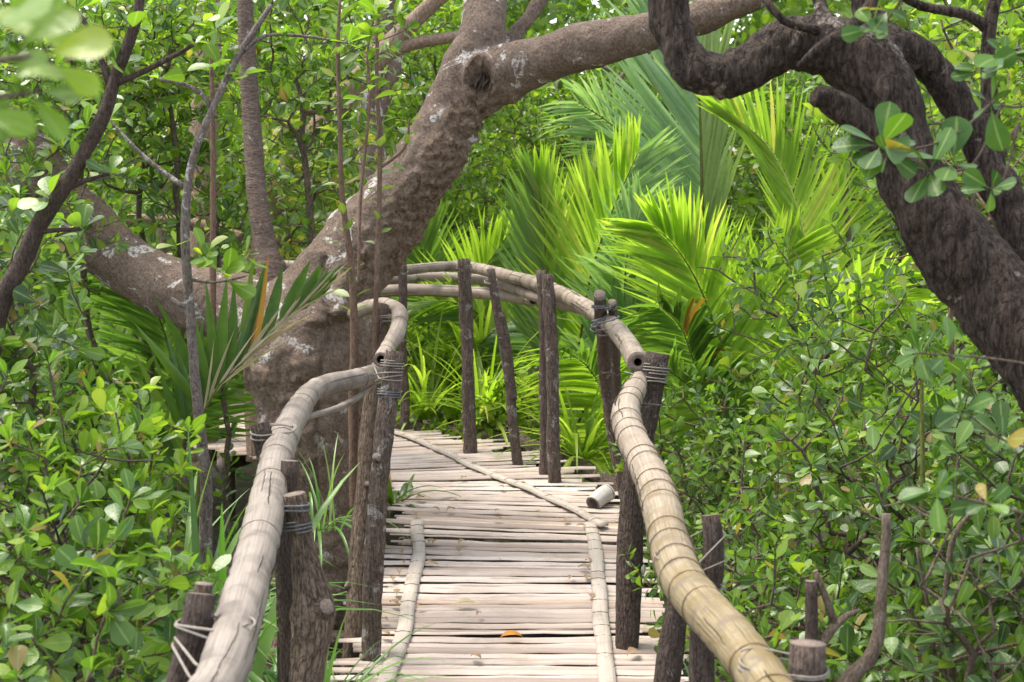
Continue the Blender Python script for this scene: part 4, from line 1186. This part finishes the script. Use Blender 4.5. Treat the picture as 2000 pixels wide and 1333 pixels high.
# ================================================================== palms
def leaflet_rows(): return np.array([0, .12, .35, .65, 1.0]), np.array([.45, .95, 1.0, .7, .03])
LR, LW = leaflet_rows()
def frond(parent, ctrl, ll, n, mats, side=None, ang=(60, 22), width=.045, droop=.25, lift=.15, t0=.12, rr=.014, seed=0, only=0, prof=None, rmat='rachis', label=None, miss=.04):
    """one feather leaf: a tapering rib with two rows of folded leaflets"""
    rg = np.random.default_rng(seed + 100)
    if seed < 60: n = int(n * 1.35); width *= .74
    p, _ = catmull(ctrl, [1] * len(ctrl), .02)
    L = np.concatenate([[0], np.cumsum(np.linalg.norm(np.diff(p, axis=0), axis=1))]); Lt = L[-1]
    T = np.gradient(p, axis=0); T /= np.linalg.norm(T, axis=1)[:, None]
    side = np.array([1.0, 0, 0]) if side is None else np.asarray(side, float)
    q = MB(); k = max(6, int(Lt / .08)); idx = np.linspace(0, len(p) - 1, k).astype(int)
    rad = rr * (1 - .85 * L[idx] / Lt)
    tube(q, p[idx], rad, 7, .05, 0, 0, 0, 0, resample=False)
    fo = None
    V = [[], []]; Q = [[], []]; cnt = [0, 0]
    for i in range(n):
        t = t0 + (1 - t0) * (i + .5) / n
        s = t * Lt; j = min(len(p) - 1, int(np.searchsorted(L, s)))
        tt = T[j]; S = unit(side - tt * np.dot(side, tt)); N = np.cross(tt, S)
        if N @ FWD > 0: N = -N
        for sgn, w_ in ((-1, 0), (1, 1)):
            if only and sgn != only: continue
            if rg.uniform() < miss: continue
            u = (t - t0) / (1 - t0)
            ag = ang[w_] if isinstance(ang[0], tuple) else ang
            a = math.radians(ag[0] + (ag[1] - ag[0]) * u + rg.normal(0, 2.5))
            ln = ll * (np.interp(u, [0, .12, .45, .8, 1], [.65, .9, 1.0, .8, .42]) if prof is None else np.interp(u, *prof)) * rg.uniform(.9, 1.08)
            dr = unit(tt * math.cos(a) + S * sgn * math.sin(a) + N * lift * rg.normal(1, .4))
            nn = unit(N + rg.normal(0, .16, 3) + S * sgn * .25); nn = unit(nn - dr * (nn @ dr)); sd = np.cross(nn, dr)
            wd = width * rg.uniform(.8, 1.15) * .5
            tw = rg.normal(0, .35); bend = droop * rg.uniform(.4, 1.6); bs = rg.normal(0, .05)
            base = p[j] + S * sgn * rr * .4
            for r_, (x, ww) in enumerate(zip(LR, LW)):
                c = base + dr * ln * x + np.array([0, 0, -bend * ln * x * x]) + sd * bs * ln * x * x
                s2 = sd * math.cos(tw * x) + nn * math.sin(tw * x); n2 = nn * math.cos(tw * x) - sd * math.sin(tw * x)
                V[w_] += [c + s2 * wd * ww - n2 * wd * ww * .35, c, c - s2 * wd * ww - n2 * wd * ww * .35]
            b0 = cnt[w_]
            for r_ in range(len(LR) - 1):
                a0 = b0 + r_ * 3
                Q[w_] += [(a0, a0 + 1, a0 + 4, a0 + 3), (a0 + 1, a0 + 2, a0 + 5, a0 + 4)]
            cnt[w_] += 3 * len(LR)
    ml = mats if isinstance(mats, (list, tuple)) else [mats, mats]
    for w_ in (0, 1):
        if V[w_]:
            q.add(np.array(V[w_]), [list(f) for f in Q[w_]], None, 1 + w_)
    ob = q.build('frond', [M[rmat], M[ml[0]], M[ml[1]]], parent)
    if label: ob['label'] = label
    return ob

def palm(label, px, dd):
    b = P(px, 700, dd)
    return thing('nipa_palm', label, 'palm', (b[0], b[1], GROUND))
def FP(*pts): return [P(x, y, dd) for x, y, dd in pts]

A = palm('tall nipa palm with one huge silvery green upright frond behind the others', 1380, 11.5)
frond(A, FP((1395, 900, 11.0), (1382, 640, 10.9), (1373, 430, 10.8), (1366, 200, 10.7), (1352, 20, 10.6), (1340, -110, 10.5)), 1.25, 70, ['palm_blue', 'palm_pale'], ang=((46, 18), (15, 8)), width=.07, droop=.05, lift=.02, t0=.34, rr=.022, seed=1)
frond(A, FP((1385, 900, 11.6), (1330, 600, 11.5), (1280, 380, 11.4), (1210, 260, 11.3), (1130, 200, 11.2)), .8, 50, 'palm_blue', ang=(60, 25), droop=.2, t0=.35, rr=.018, seed=3)
B = palm('bright lime nipa palm just behind the rail posts of the bend', 1090, 10.6)
frond(B, FP((1075, 980, 10.4), (1072, 760, 10.3), (1068, 560, 10.3), (1060, 420, 10.2), (1050, 360, 10.1)), .72, 46, ['palm_green', 'palm_lime'], ang=((36, 10), (20, 6)), width=.055, droop=.02, lift=.0, t0=.42, rr=.016, seed=11)
frond(B, FP((1090, 980, 10.5), (1120, 760, 10.4), (1150, 560, 10.3), (1185, 440, 10.2), (1245, 300, 10.0)), .8, 48, ['palm_lime', 'palm_blue'], ang=(52, 20), droop=.08, t0=.35, rr=.016, seed=12)
frond(B, FP((1075, 980, 10.6), (1090, 720, 10.8), (1120, 520, 11.0), (1150, 380, 11.0), (1170, 320, 11.0)), .6, 46, 'palm_lime', ang=(45, 15), droop=.05, t0=.35, rr=.016, seed=13)
frond(B, FP((1060, 980, 11.0), (1020, 780, 10.9), (960, 640, 10.8), (880, 590, 10.7), (790, 600, 10.6)), .6, 40, ['palm_green', 'palm_pale'], ang=(55, 25), droop=.25, t0=.25, rr=.014, seed=14)
frond(B, FP((1080, 980, 10.5), (1140, 800, 10.2), (1220, 640, 10.0), (1310, 540, 9.9)), .7, 40, ['palm_blue', 'palm_lime'], ang=(60, 25), droop=.25, t0=.25, rr=.014, seed=16)
C = palm('sprawling yellow green nipa palm behind the sawn post on the right', 1480, 9.8)
frond(C, FP((1500, 980, 9.6), (1580, 640, 9.5), (1568, 450, 9.4), (1510, 300, 9.3), (1420, 215, 9.2)), .62, 42, 'palm_lime', ang=((30, 12), (60, 22)), width=.05, droop=-.08, lift=.05, t0=.32, rr=.018, seed=21, rmat='rachis_lime')
frond(C, FP((1480, 980, 9.5), (1430, 740, 9.3), (1375, 580, 9.2), (1325, 490, 9.1), (1275, 440, 9.0)), .8, 56, 'palm_lime', ang=(52, 20), width=.05, droop=.12, t0=.25, rr=.018, seed=22)
frond(C, FP((1490, 980, 9.5), (1475, 800, 9.4), (1470, 680, 9.4), (1490, 580, 9.3), (1550, 480, 9.2)), .7, 50, 'palm_lime', ang=(55, 20), droop=.1, t0=.25, rr=.018, seed=23)
frond(C, FP((1510, 980, 9.5), (1600, 760, 9.2), (1680, 620, 9.0), (1760, 540, 8.8)), .85, 48, 'palm_lime', ang=(60, 25), droop=.3, t0=.2, rr=.016, seed=24, rmat='rachis_lime')
frond(C, FP((1470, 980, 9.4), (1420, 860, 9.0), (1360, 720, 8.8), (1330, 640, 8.7), (1290, 600, 8.6)), .7, 46, ['palm_green', 'palm_dark'], ang=(65, 30), droop=.4, t0=.2, rr=.014, seed=25)
frond(C, FP((1500, 980, 9.9), (1570, 700, 10.1), (1610, 480, 10.2), (1650, 380, 10.2), (1700, 310, 10.2)), .7, 44, 'palm_lime', ang=(58, 22), droop=.1, t0=.3, rr=.016, seed=26)
frond(C, FP((1480, 980, 9.3), (1440, 900, 9.0), (1380, 790, 8.8), (1300, 720, 8.6), (1240, 700, 8.5)), .6, 40, ['palm_lime', 'palm_green'], ang=(70, 35), droop=.35, t0=.15, rr=.012, seed=27)
D = palm('silvery nipa palm between the lime palms, low behind the far rail end', 1240, 10.4)
frond(D, FP((1240, 980, 10.2), (1225, 760, 10.1), (1220, 600, 10.0), (1225, 500, 9.7), (1250, 400, 9.6)), .75, 48, 'palm_blue', ang=(48, 18), droop=.2, t0=.25, rr=.014, seed=31)
frond(D, FP((1240, 980, 10.0), (1200, 820, 9.6), (1150, 720, 9.4), (1090, 680, 9.2)), .65, 40, ['palm_lime', 'palm_green'], ang=(65, 30), droop=.3, t0=.15, rr=.013, seed=32)
frond(D, FP((1245, 980, 10.0), (1280, 840, 9.6), (1330, 740, 9.3), (1400, 690, 9.1)), .7, 42, 'palm_lime', ang=(65, 28), droop=.3, t0=.15, rr=.013, seed=33)
E = palm('mid green nipa palm behind the left end of the far rails', 860, 11.6)
frond(E, FP((850, 900, 11.4), (840, 700, 11.3), (830, 540, 11.2), (812, 420, 11.1)), .7, 40, 'palm_green', ang=(50, 18), droop=.1, t0=.3, rr=.014, seed=41)
frond(E, FP((870, 900, 11.4), (900, 700, 11.2), (930, 560, 11.0), (990, 460, 10.9)), .75, 42, ['palm_lime', 'palm_green'], ang=(55, 20), droop=.2, t0=.3, rr=.014, seed=42)
frond(E, FP((860, 900, 11.2), (890, 760, 10.9), (950, 660, 10.6), (1030, 610, 10.9)), .6, 40, ['palm_lime', 'palm_blue'], ang=(55, 25), droop=.2, t0=.25, rr=.014, seed=43)
frond(E, FP((850, 900, 11.3), (790, 740, 11.0), (720, 620, 10.9), (620, 560, 10.8)), .7, 40, 'palm_green', ang=(60, 25), droop=.3, t0=.25, rr=.014, seed=44)
G_ = palm('nipa palm glimpsed through leaves left of the big trunk', 330, 8.9)
frond(G_, FP((330, 950, 8.8), (340, 760, 8.6), (310, 620, 8.4), (240, 520, 8.2)), .75, 44, 'palm_green', ang=(58, 24), droop=.3, t0=.2, rr=.014, seed=51)
frond(G_, FP((340, 950, 8.8), (280, 800, 8.5), (200, 720, 8.2), (110, 690, 8.0)), .75, 44, 'palm_green', ang=(60, 25), droop=.4, t0=.2, rr=.014, seed=52)
frond(G_, FP((335, 950, 8.8), (390, 780, 8.8), (420, 650, 8.8), (430, 560, 8.8)), .7, 40, 'palm_green', ang=(50, 20), droop=.2, t0=.2, rr=.014, seed=53)
frond(G_, FP((330, 950, 9.2), (180, 700, 9.4), (90, 580, 9.4), (20, 520, 9.4)), .8, 44, 'palm_green', ang=(58, 24), droop=.2, t0=.2, rr=.014, seed=54)
d = 5.6
Y = palm('young palm with brown tipped and dry leaflets in front of the big trunk', 400, d)
RY = [(360, 1250, d), (385, 980, d), (400, 800, d), (470, 712, d - .02), (550, 632, d - .05), (612, 580, d - .1)]
frond(Y, FP(*RY), .47, 20, 'palm_dark', side=(.6, 0, -.8), ang=(46, 12), width=.05, droop=.0, lift=.02, t0=.56, rr=.009, seed=61, only=-1, prof=([0, .3, .7, 1], [1, .9, .62, .35]), label='old green row of leaflets with brown tips')
frond(Y, FP(*RY), .3, 12, 'palm_dry', side=(.6, 0, -.8), ang=(7, 4), width=.012, droop=.03, lift=.06, t0=.56, rr=.006, seed=63, prof=([0, 1], [1, .8]), label='dry straw coloured leaflets along the rib')
frond(Y, FP((340, 1250, d), (345, 1000, d), (360, 850, d), (385, 790, d), (420, 740, d)), .42, 14, 'palm_dark', side=(1, 0, -.2), ang=(48, 8), width=.045, droop=.02, lift=.02, t0=.5, rr=.01, seed=62, only=-1)

H_ = palm('nipa palm deep in the right undergrowth behind the dark trunk', 1990, 6.8)
frond(H_, FP((2000, 1300, 6.6), (1960, 1120, 6.4), (1900, 1040, 6.2), (1800, 1010, 6.0)), .55, 40, 'palm_green', ang=(60, 25), droop=.3, t0=.15, rr=.012, seed=71)
frond(H_, FP((2000, 1300, 6.6), (2010, 1080, 6.5), (1990, 930, 6.4), (1940, 840, 6.3)), .6, 40, 'palm_green', ang=(58, 24), droop=.3, t0=.2, rr=.012, seed=72)

# ================================================================== strap-leaved plants
def strap_plant(label, base, n, ln, wd, seed, lean=(0, 0), mat='strap', spread=.8, group='strap leaved plants by the walkway'):
    rg = np.random.default_rng(seed); base = np.asarray(base, float)
    V, Q = [], []; k0 = 0; rows = 9
    for i in range(n):
        a = rg.uniform(0, 6.28); L = ln * rg.uniform(.55, 1.15); w_ = wd * rg.uniform(.7, 1.2)
        el = rg.uniform(.7, 1.45); h = np.array([math.cos(a), math.sin(a), 0]) * spread + np.array([lean[0], lean[1], 0])
        if np.linalg.norm(h) < 1e-3: h = np.array([1.0, 0, 0])
        hl = np.linalg.norm(h); h = h / hl
        dr = h * math.cos(el) * min(1.4, hl / .8) + np.array([0, 0, math.sin(el)]); p = base + rg.normal(0, .03, 3) * (1, 1, 0); g = rg.uniform(.10, .34)
        sd = np.cross(h, (0, 0, 1.0))
        for r_ in range(rows):
            t = r_ / (rows - 1); ww = w_ * .5 * (.6 + .4 * math.sin(min(1, t * 3) * 1.57)) * (1 - max(0, t - .35) / .65) ** .8 + .0006
            nrm = unit(np.cross(sd, dr))
            V += [p + sd * ww + nrm * ww * .4, p, p - sd * ww + nrm * ww * .4]
            dr = unit(dr + np.array([0, 0, -g])); p = p + dr * L / (rows - 1)
        for r_ in range(rows - 1):
            a0 = k0 + r_ * 3; Q += [(a0, a0 + 1, a0 + 4, a0 + 3), (a0 + 1, a0 + 2, a0 + 5, a0 + 4)]
        k0 += rows * 3
    me = quadmesh('strap_plant', np.array(V) - base, np.array(Q)); me.materials.append(M[mat])
    o = link('strap_plant', me); o.location = base; tag(o, label, 'plant', group)
    return o
def gp(x, d_, z=GROUND): 
    b = P(x, 700, d_); return (b[0], b[1], z)
strap_plant('strap leaved plant growing against the foot of the big trunk', gp(625, 6.3, .3), 18, .5, .013, 1)
strap_plant('dark fan of strap leaves beside the slats right of the knotty posts', tuple(H(770, 1000, -.05)), 16, .5, .03, 2, (.15, -.1), 'palm_dark')
strap_plant('striped broad strap leaves beneath the left handrail', gp(420, 4.4, .22), 46, .9, .042, 3, (-.5, .1))
strap_plant('pale arching strap leaves at the bottom, over the slat ends', gp(600, 4.9, -.06), 64, .6, .02, 24, (.3, -.2))
strap_plant('thick clump of strap leaves under the left limb', gp(430, 6.0, -.2), 46, .75, .03, 5)
strap_plant('strap leaves between the walkway legs at lower left', gp(500, 5.3, -.4), 30, .65, .022, 6)
strap_plant('tall strap leaves at the left below the shrub', gp(330, 4.9, .05), 46, 1.0, .038, 7)
strap_plant('strap leaves standing far back beside the left walkway turn', gp(400, 7.6, -.45), 40, .6, .022, 8)
strap_plant('strap leaves lighting up behind the knotty posts', gp(830, 10.3, .0), 60, 1.0, .03, 9, mat='palm_lime')
strap_plant('strap leaves between the far rail posts', gp(950, 10.0, .0), 60, .95, .03, 10, mat='palm_lime')
strap_plant('narrow bright strap leaves outside the right strip', gp(1140, 9.2, -.1), 60, .9, .028, 12, mat='palm_lime')
strap_plant('wispy grass blades under the dark leaning post', gp(1290, 6.6, -.4), 40, .8, .014, 13)
strap_plant('strap leaves low at the far left corner', gp(150, 5.6, -.3), 46, 1.1, .03, 14)

# ================================================================== shrubs
total = 0
def S(label, px, py, dd, rx, ry, rz, n, size, leafm='leaf', name='mangrove_shrub', bx=None, grp=None, **kw):
    global total
    c = P(px, py, dd); b = c.copy()
    if bx is not None: b = P(bx, py, dd)
    b[2] = GROUND
    _, k = shrub(name, label, 'shrub', b, c, (rx, ry, rz), n, size, leafm, group=grp, **kw)
    total += k
GR = 'mangrove shrubs right of the walkway'
S('round leaved shrub pressing against the golden handrail', 1470, 1060, 5.6, .5, .6, .5, 210, .058, 'leaf', grp=GR)
S('dense glossy shrub in the middle of the right undergrowth', 1720, 1010, 5.2, .65, .7, .5, 260, .07, 'leaf', grp=GR)
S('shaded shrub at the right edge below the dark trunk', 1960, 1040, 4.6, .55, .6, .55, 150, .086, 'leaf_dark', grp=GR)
S('low shrub around the snapped stub near the sawn post', 1600, 1260, 4.4, .5, .5, .35, 170, .06, 'leaf', grp=GR)
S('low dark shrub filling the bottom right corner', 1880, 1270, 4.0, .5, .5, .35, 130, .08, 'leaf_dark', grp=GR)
S('shrub with twigs reaching up left before the lime palms', 1600, 600, 6.6, .62, .5, .48, 120, .07, 'leaf', grp=GR, bx=1800, drop=.12)
S('airy shrub under the sloping dark trunk', 1760, 760, 5.9, .65, .6, .48, 190, .075, 'leaf', grp=GR)
S('bright shrub at the foot of the lime palms', 1420, 870, 7.4, .6, .5, .4, 230, .06, 'leaf', grp=GR)
S('pale green shrub behind the airy one, right of the palms', 1770, 850, 7.0, .7, .6, .5, 220, .075, 'leaf_bright', grp=GR)
S('twiggy shrub filling the gap behind the dark tree', 1930, 700, 6.3, .6, .6, .6, 150, .075, 'leaf', grp=GR)
S('thin leaved shrub at the upper right behind the dark limbs', 1900, 180, 6.5, .75, .7, .65, 190, .08, 'leaf_bright', grp=GR, bx=2100)
S('sparse shrub in the notch under the dark arch', 1660, 250, 9.5, .7, .6, .5, 130, .08, 'leaf', grp=GR)
S('shrub behind the lowest part of the golden rail', 1330, 1010, 7.6, .35, .4, .35, 90, .065, 'leaf', grp=GR)
S('shrub beneath the walkway edge beside the twine tied post', 1490, 1200, 4.9, .4, .45, .35, 140, .053, 'leaf', grp=GR)
GL = 'mangrove shrubs left of the walkway'
S('large leaved shrub in the bottom left corner', 110, 1200, 3.7, .5, .45, .35, 110, .084, 'leaf', grp=GL)
S('dusty leaved shrub at left above the bottom corner', 90, 960, 4.3, .46, .5, .4, 150, .072, 'leaf', grp=GL)
S('yellowing shrub beside the left handrail', 215, 930, 4.6, .28, .45, .3, 90, .076, 'leaf_bright', grp=GL)
S('shrub low beside the short dark post', 130, 1240, 4.2, .36, .4, .28, 90, .074, 'leaf', grp=GL)
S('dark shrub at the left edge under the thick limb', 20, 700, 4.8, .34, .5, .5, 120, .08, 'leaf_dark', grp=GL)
S('shrub with upright twigs just left of the old frond', 150, 860, 5.1, .36, .45, .3, 130, .066, 'leaf', grp=GL, drop=.1)
S('shrub spreading over the thick left limb', 20, 470, 5.6, .26, .4, .2, 34, .085, 'leaf', grp=GL)
S('leafy shrub between the leaning sapling and the grey one', 270, 230, 8.3, .6, .45, .45, 110, .085, 'leaf', grp=GL)
S('shrub crowning the top left corner behind the leaning sapling', 150, 110, 7.9, .75, .5, .5, 160, .085, 'leaf', grp=GL)
S('shrub at the top between the sapling and banded branch', 330, 90, 8.1, .5, .5, .45, 110, .088, 'leaf_bright', grp=GL)
S('shrub at the top right of the banded branch', 600, 130, 7.8, .65, .5, .5, 160, .088, 'leaf', grp=GL)
S('half shaded shrub under the left walkway turn', 200, 1050, 6.3, .4, .6, .4, 120, .075, 'leaf', grp=GL)
S('shrub behind the fork between limb and banded branch', 430, 420, 8.4, .5, .4, .5, 100, .085, 'leaf', grp=GL)
S('olive shrub behind the thin stems and leaning trunk', 610, 340, 9.0, .5, .5, .6, 120, .085, 'leaf_olive', grp=GL)
S('shrub at the far left margin behind the limb', 40, 380, 7.4, .7, .6, .7, 200, .085, 'leaf', grp=GL)
GB = 'shrubs beyond the far rail'
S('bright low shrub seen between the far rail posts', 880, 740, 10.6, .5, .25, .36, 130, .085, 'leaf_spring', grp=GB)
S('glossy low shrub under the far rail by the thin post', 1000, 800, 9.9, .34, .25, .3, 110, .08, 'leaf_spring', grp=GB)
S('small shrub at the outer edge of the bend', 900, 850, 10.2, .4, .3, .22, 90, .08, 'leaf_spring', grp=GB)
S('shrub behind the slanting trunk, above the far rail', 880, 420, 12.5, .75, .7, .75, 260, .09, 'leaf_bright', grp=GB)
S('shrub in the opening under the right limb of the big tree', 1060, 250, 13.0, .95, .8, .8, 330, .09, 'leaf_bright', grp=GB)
S('shrub above the lime palm, behind the bare branches', 1180, 160, 14.0, 1.0, .8, .8, 330, .095, 'leaf', grp=GB)
S('darker shrub between the silvery frond and the dark arch', 1560, 230, 13.0, .8, .7, .8, 260, .09, 'leaf', grp=GB)
S('shrub behind the notch of the dark trunk at right', 1750, 420, 12.0, .9, .7, .9, 260, .09, 'leaf', grp=GB)
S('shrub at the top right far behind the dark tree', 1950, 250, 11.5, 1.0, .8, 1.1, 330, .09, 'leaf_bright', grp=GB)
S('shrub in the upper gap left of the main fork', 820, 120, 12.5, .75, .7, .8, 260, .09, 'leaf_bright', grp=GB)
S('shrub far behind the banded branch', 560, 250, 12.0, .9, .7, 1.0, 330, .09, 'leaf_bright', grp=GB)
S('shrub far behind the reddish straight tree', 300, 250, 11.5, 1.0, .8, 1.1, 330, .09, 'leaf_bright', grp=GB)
S('shrub far behind the left limb', 90, 480, 10.5, 1.0, .8, .9, 300, .09, 'leaf', grp=GB)
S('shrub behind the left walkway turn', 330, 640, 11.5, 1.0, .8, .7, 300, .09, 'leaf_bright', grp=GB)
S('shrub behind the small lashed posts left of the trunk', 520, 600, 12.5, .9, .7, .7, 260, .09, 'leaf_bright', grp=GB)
S('shrub hidden behind the lime palms', 1350, 620, 13.0, 1.2, .7, .9, 300, .09, 'leaf', grp=GB)
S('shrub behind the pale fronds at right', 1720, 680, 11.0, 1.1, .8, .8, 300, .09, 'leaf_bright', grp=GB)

def bare(label, px, py, dd, rx, ry, rz, n, twig):
    c = P(px, py, dd); b = c.copy(); b[2] = GROUND
    o = thing('dead_shrub', label, 'shrub', b, 'leafless shrubs')
    nodes, par = grow(b, c, (rx, ry, rz), n, shell=.8); V, Q, ch = twigs_mesh(nodes, par, .0024, rmax=.016)
    me = quadmesh('branches', V - wloc(o), Q); me.materials.append(M[twig]); link('branches', me, o)
bare('leafless tangle of pale twigs at the lower right edge', 1900, 1130, 3.7, .35, .3, .4, 60, 'twig')
bare('leafless dark twigs rising behind the green reed', 1790, 900, 4.6, .4, .3, .45, 60, 'twig_dark')
bare('leafless twigs low in the left shrubbery', 130, 1050, 3.9, .4, .3, .35, 50, 'twig_dark')
bare('leafless twigs at the top right behind the dark tree', 1880, 330, 5.4, .5, .3, .5, 60, 'twig_red')
# the far thicket: one mass of leaves
def thicket():
    lv = Leaves(); n = 90000
    for i in range(n):
        x = rng.uniform(-11, 11); y = 15.5 + rng.uniform(0, 1) ** 1.4 * 7
        top = 7.5 + 1.2 * noise.noise(Vector((x * .5, y * .5, 0)))
        z = GROUND + (top - GROUND) * rng.uniform(0, 1) ** .8
        if noise.noise(Vector((x * 1.1, y * 1.1, z * 1.1))) < -.3: continue
        d_ = unit(rng.normal(0, 1, 3) + np.array([0, -.6, .1])); n_ = unit(np.array([0, -.5, .9]) + rng.normal(0, .5, 3))
        lv.add(np.array([x, y, z]), d_, n_, rng.uniform(.09, .18))
    for i in range(36000):
        x = rng.uniform(-14, 14); y = rng.uniform(22.5, 27); z = GROUND + rng.uniform(0, 1) * 8.5
        lv.add(np.array([x, y, z]), unit(rng.normal(0, 1, 3)), unit(np.array([0, -.8, .6]) + rng.normal(0, .3, 3)), rng.uniform(.22, .36))
    o = lv.build('thicket', M['leaf_far'], T_FAR, None, 'stuff')
    o['label'] = 'distant mass of mangrove leaves closing the view'; o['category'] = 'foliage'
thicket()
def undergrowth():
    lv = Leaves()
    for i in range(16000):
        y = rng.uniform(2.5, 16); x = rng.uniform(-.42 * y - .6, .42 * y + .6)
        if abs(x) < .75 and y < 8: continue
        if y > 7.5 and -4 < x < .6 and abs((y - 8.6) - (-.35 * x)) < 1.2: continue
        h = rng.uniform(0, .45) ** 1
        p = np.array([x, y, GROUND + h + .25 * max(0, noise.noise(Vector((x, y, 4))))])
        lv.add(p, unit(rng.normal(0, 1, 3) * (1, 1, .5)), unit(np.array([0, -.2, 1]) + rng.normal(0, .4, 3)), rng.uniform(.05, .1))
    o = lv.build('undergrowth', M['leaf_dark'], T_FAR, None, 'stuff')
    o['label'] = 'low leafy ground cover on the mud around the walkway'; o['category'] = 'ground cover'
undergrowth()

# near blurred sprig, upper left
def near_sprig():
    d = 1.3; base = P(-150, 300, d)
    o = thing('leafy_branch', 'blurred bright leaf sprig hanging into the top left corner', 'branch', base)
    q = MB(); pts = [P(-150, 130, d), P(-20, 120, d), P(60, 110, d), P(110, 130, d)]
    tube(q, pts, [.004, .0035, .003, .002], 6, .02, .1, .1, 2)
    pts = [P(-150, 200, d), P(0, 190, d), P(80, 180, d)]; tube(q, pts, [.0035, .003, .002], 6, .02, .1, .1, 3)
    q.build('twig', [M['twig']], o)
    lv = Leaves()
    for (x, y, dx, dy, s) in ((40, 90, 1.0, -.75, .075), (30, 70, .4, -1, .07), (90, 110, 1, -.3, .075), (80, 180, 1, .05, .055), (60, 190, .6, .6, .06), (20, 180, -.4, 1, .06), (0, 90, -.5, -1, .07), (0, 190, .1, 1, .055), (110, 130, .9, .5, .055), (-30, 120, -.6, -.6, .07), (20, 40, .9, -.2, .07), (110, 20, .5, -.9, .06), (60, 20, .2, -1, .06), (-20, 160, .3, .9, .06), (10, 110, .8, .2, .06), (-20, 60, 1, -.5, .08), (-40, 20, 1, .2, .08), (20, 150, 1, -.2, .06), (60, 60, .9, .3, .06), (-30, 220, 1, .3, .06)):
        dr = unit(RGT * dx - UPV * dy - FWD * rng.uniform(-.2, .3))
        lv.add(P(x, y, d + rng.uniform(-.08, .08)), dr, unit(-FWD * 1.0 + UPV * .5 + rng.normal(0, .4, 3)), s * .8)
    lv.build('foliage', M['leaf_bright'], T_NEAR, o)
near_sprig()

# ================================================================== fallen leaves on the slats
def fallen(label, x, y, size, mat, curl, yaw, group=None, z=.028):
    size *= 1.45
    p = H(x, y, z); q = MB(); n = 9; V = []
    for i in range(n):
        t = i / (n - 1); wd = np.interp(t, *ELL) * 1.1
        for j in range(5):
            u = (j - 2) / 2
            a = curl * (t - .5) * 2
            xx = math.sin(a) / max(.2, curl) * .5; zz = (math.cos(a) - math.cos(curl)) / max(.2, curl) * .5
            V.append((xx * size, u * wd * size, zz * size + abs(u) * wd * size * .5 * (1 if curl < 1 else -.4) + .003 * noise.noise(Vector((i, j, x)))))
    V = np.array(V); c, s = math.cos(yaw), math.sin(yaw)
    V = np.stack([V[:, 0] * c - V[:, 1] * s, V[:, 0] * s + V[:, 1] * c, V[:, 2]], 1)
    f = [[i * 5 + j, i * 5 + j + 1, (i + 1) * 5 + j + 1, (i + 1) * 5 + j] for i in range(n - 1) for j in range(4)]
    q.add(V + p, f); st = p
    o = q.build('fallen_leaf', [M[mat]]); tag(o, label, 'leaf', group); recentre(o); return o
fallen('arched orange leaf lying alone in the middle of the slats', 999, 1247, .085, 'orange_leaf', 1.1, .15, 'fallen leaves on the slats')
fallen('reddish dry leaf at the foot of the tall leaning post', 1236, 1276, .06, 'dry_leaf', .5, .9, 'fallen leaves on the slats')
fallen('broad tan leaf lying flat near the middle of the slats', 908, 1180, .075, 'palm_dry', .3, .1, 'fallen leaves on the slats')
spots = [(790, 1065), (783, 1080), (788, 1098), (780, 1120), (768, 1131), (775, 1158), (752, 1212), (752, 1240), (786, 1055), (838, 1058), (848, 1060), (838, 1098), (845, 1104), (903, 1060), (895, 1075), (880, 998), (850, 996), (970, 998), (972, 1014), (1050, 1002), (905, 935), (980, 952), (1140, 1112), (1147, 1128), (1150, 1098), (1155, 1165), (1105, 1016), (1022, 947), (935, 1200), (930, 1285), (1115, 1130), (820, 1185), (890, 980), (812, 1006), (820, 975), (1135, 1028), (770, 1180)]
for k, (x, y) in enumerate(spots):
    fallen('small curled dry leaf lying on the pale slats', x, y, rng.uniform(.03, .055), 'dry_leaf', rng.uniform(.3, 1.3), rng.uniform(0, 6.28), 'small dry leaves on the slats')
print('leaves', total)
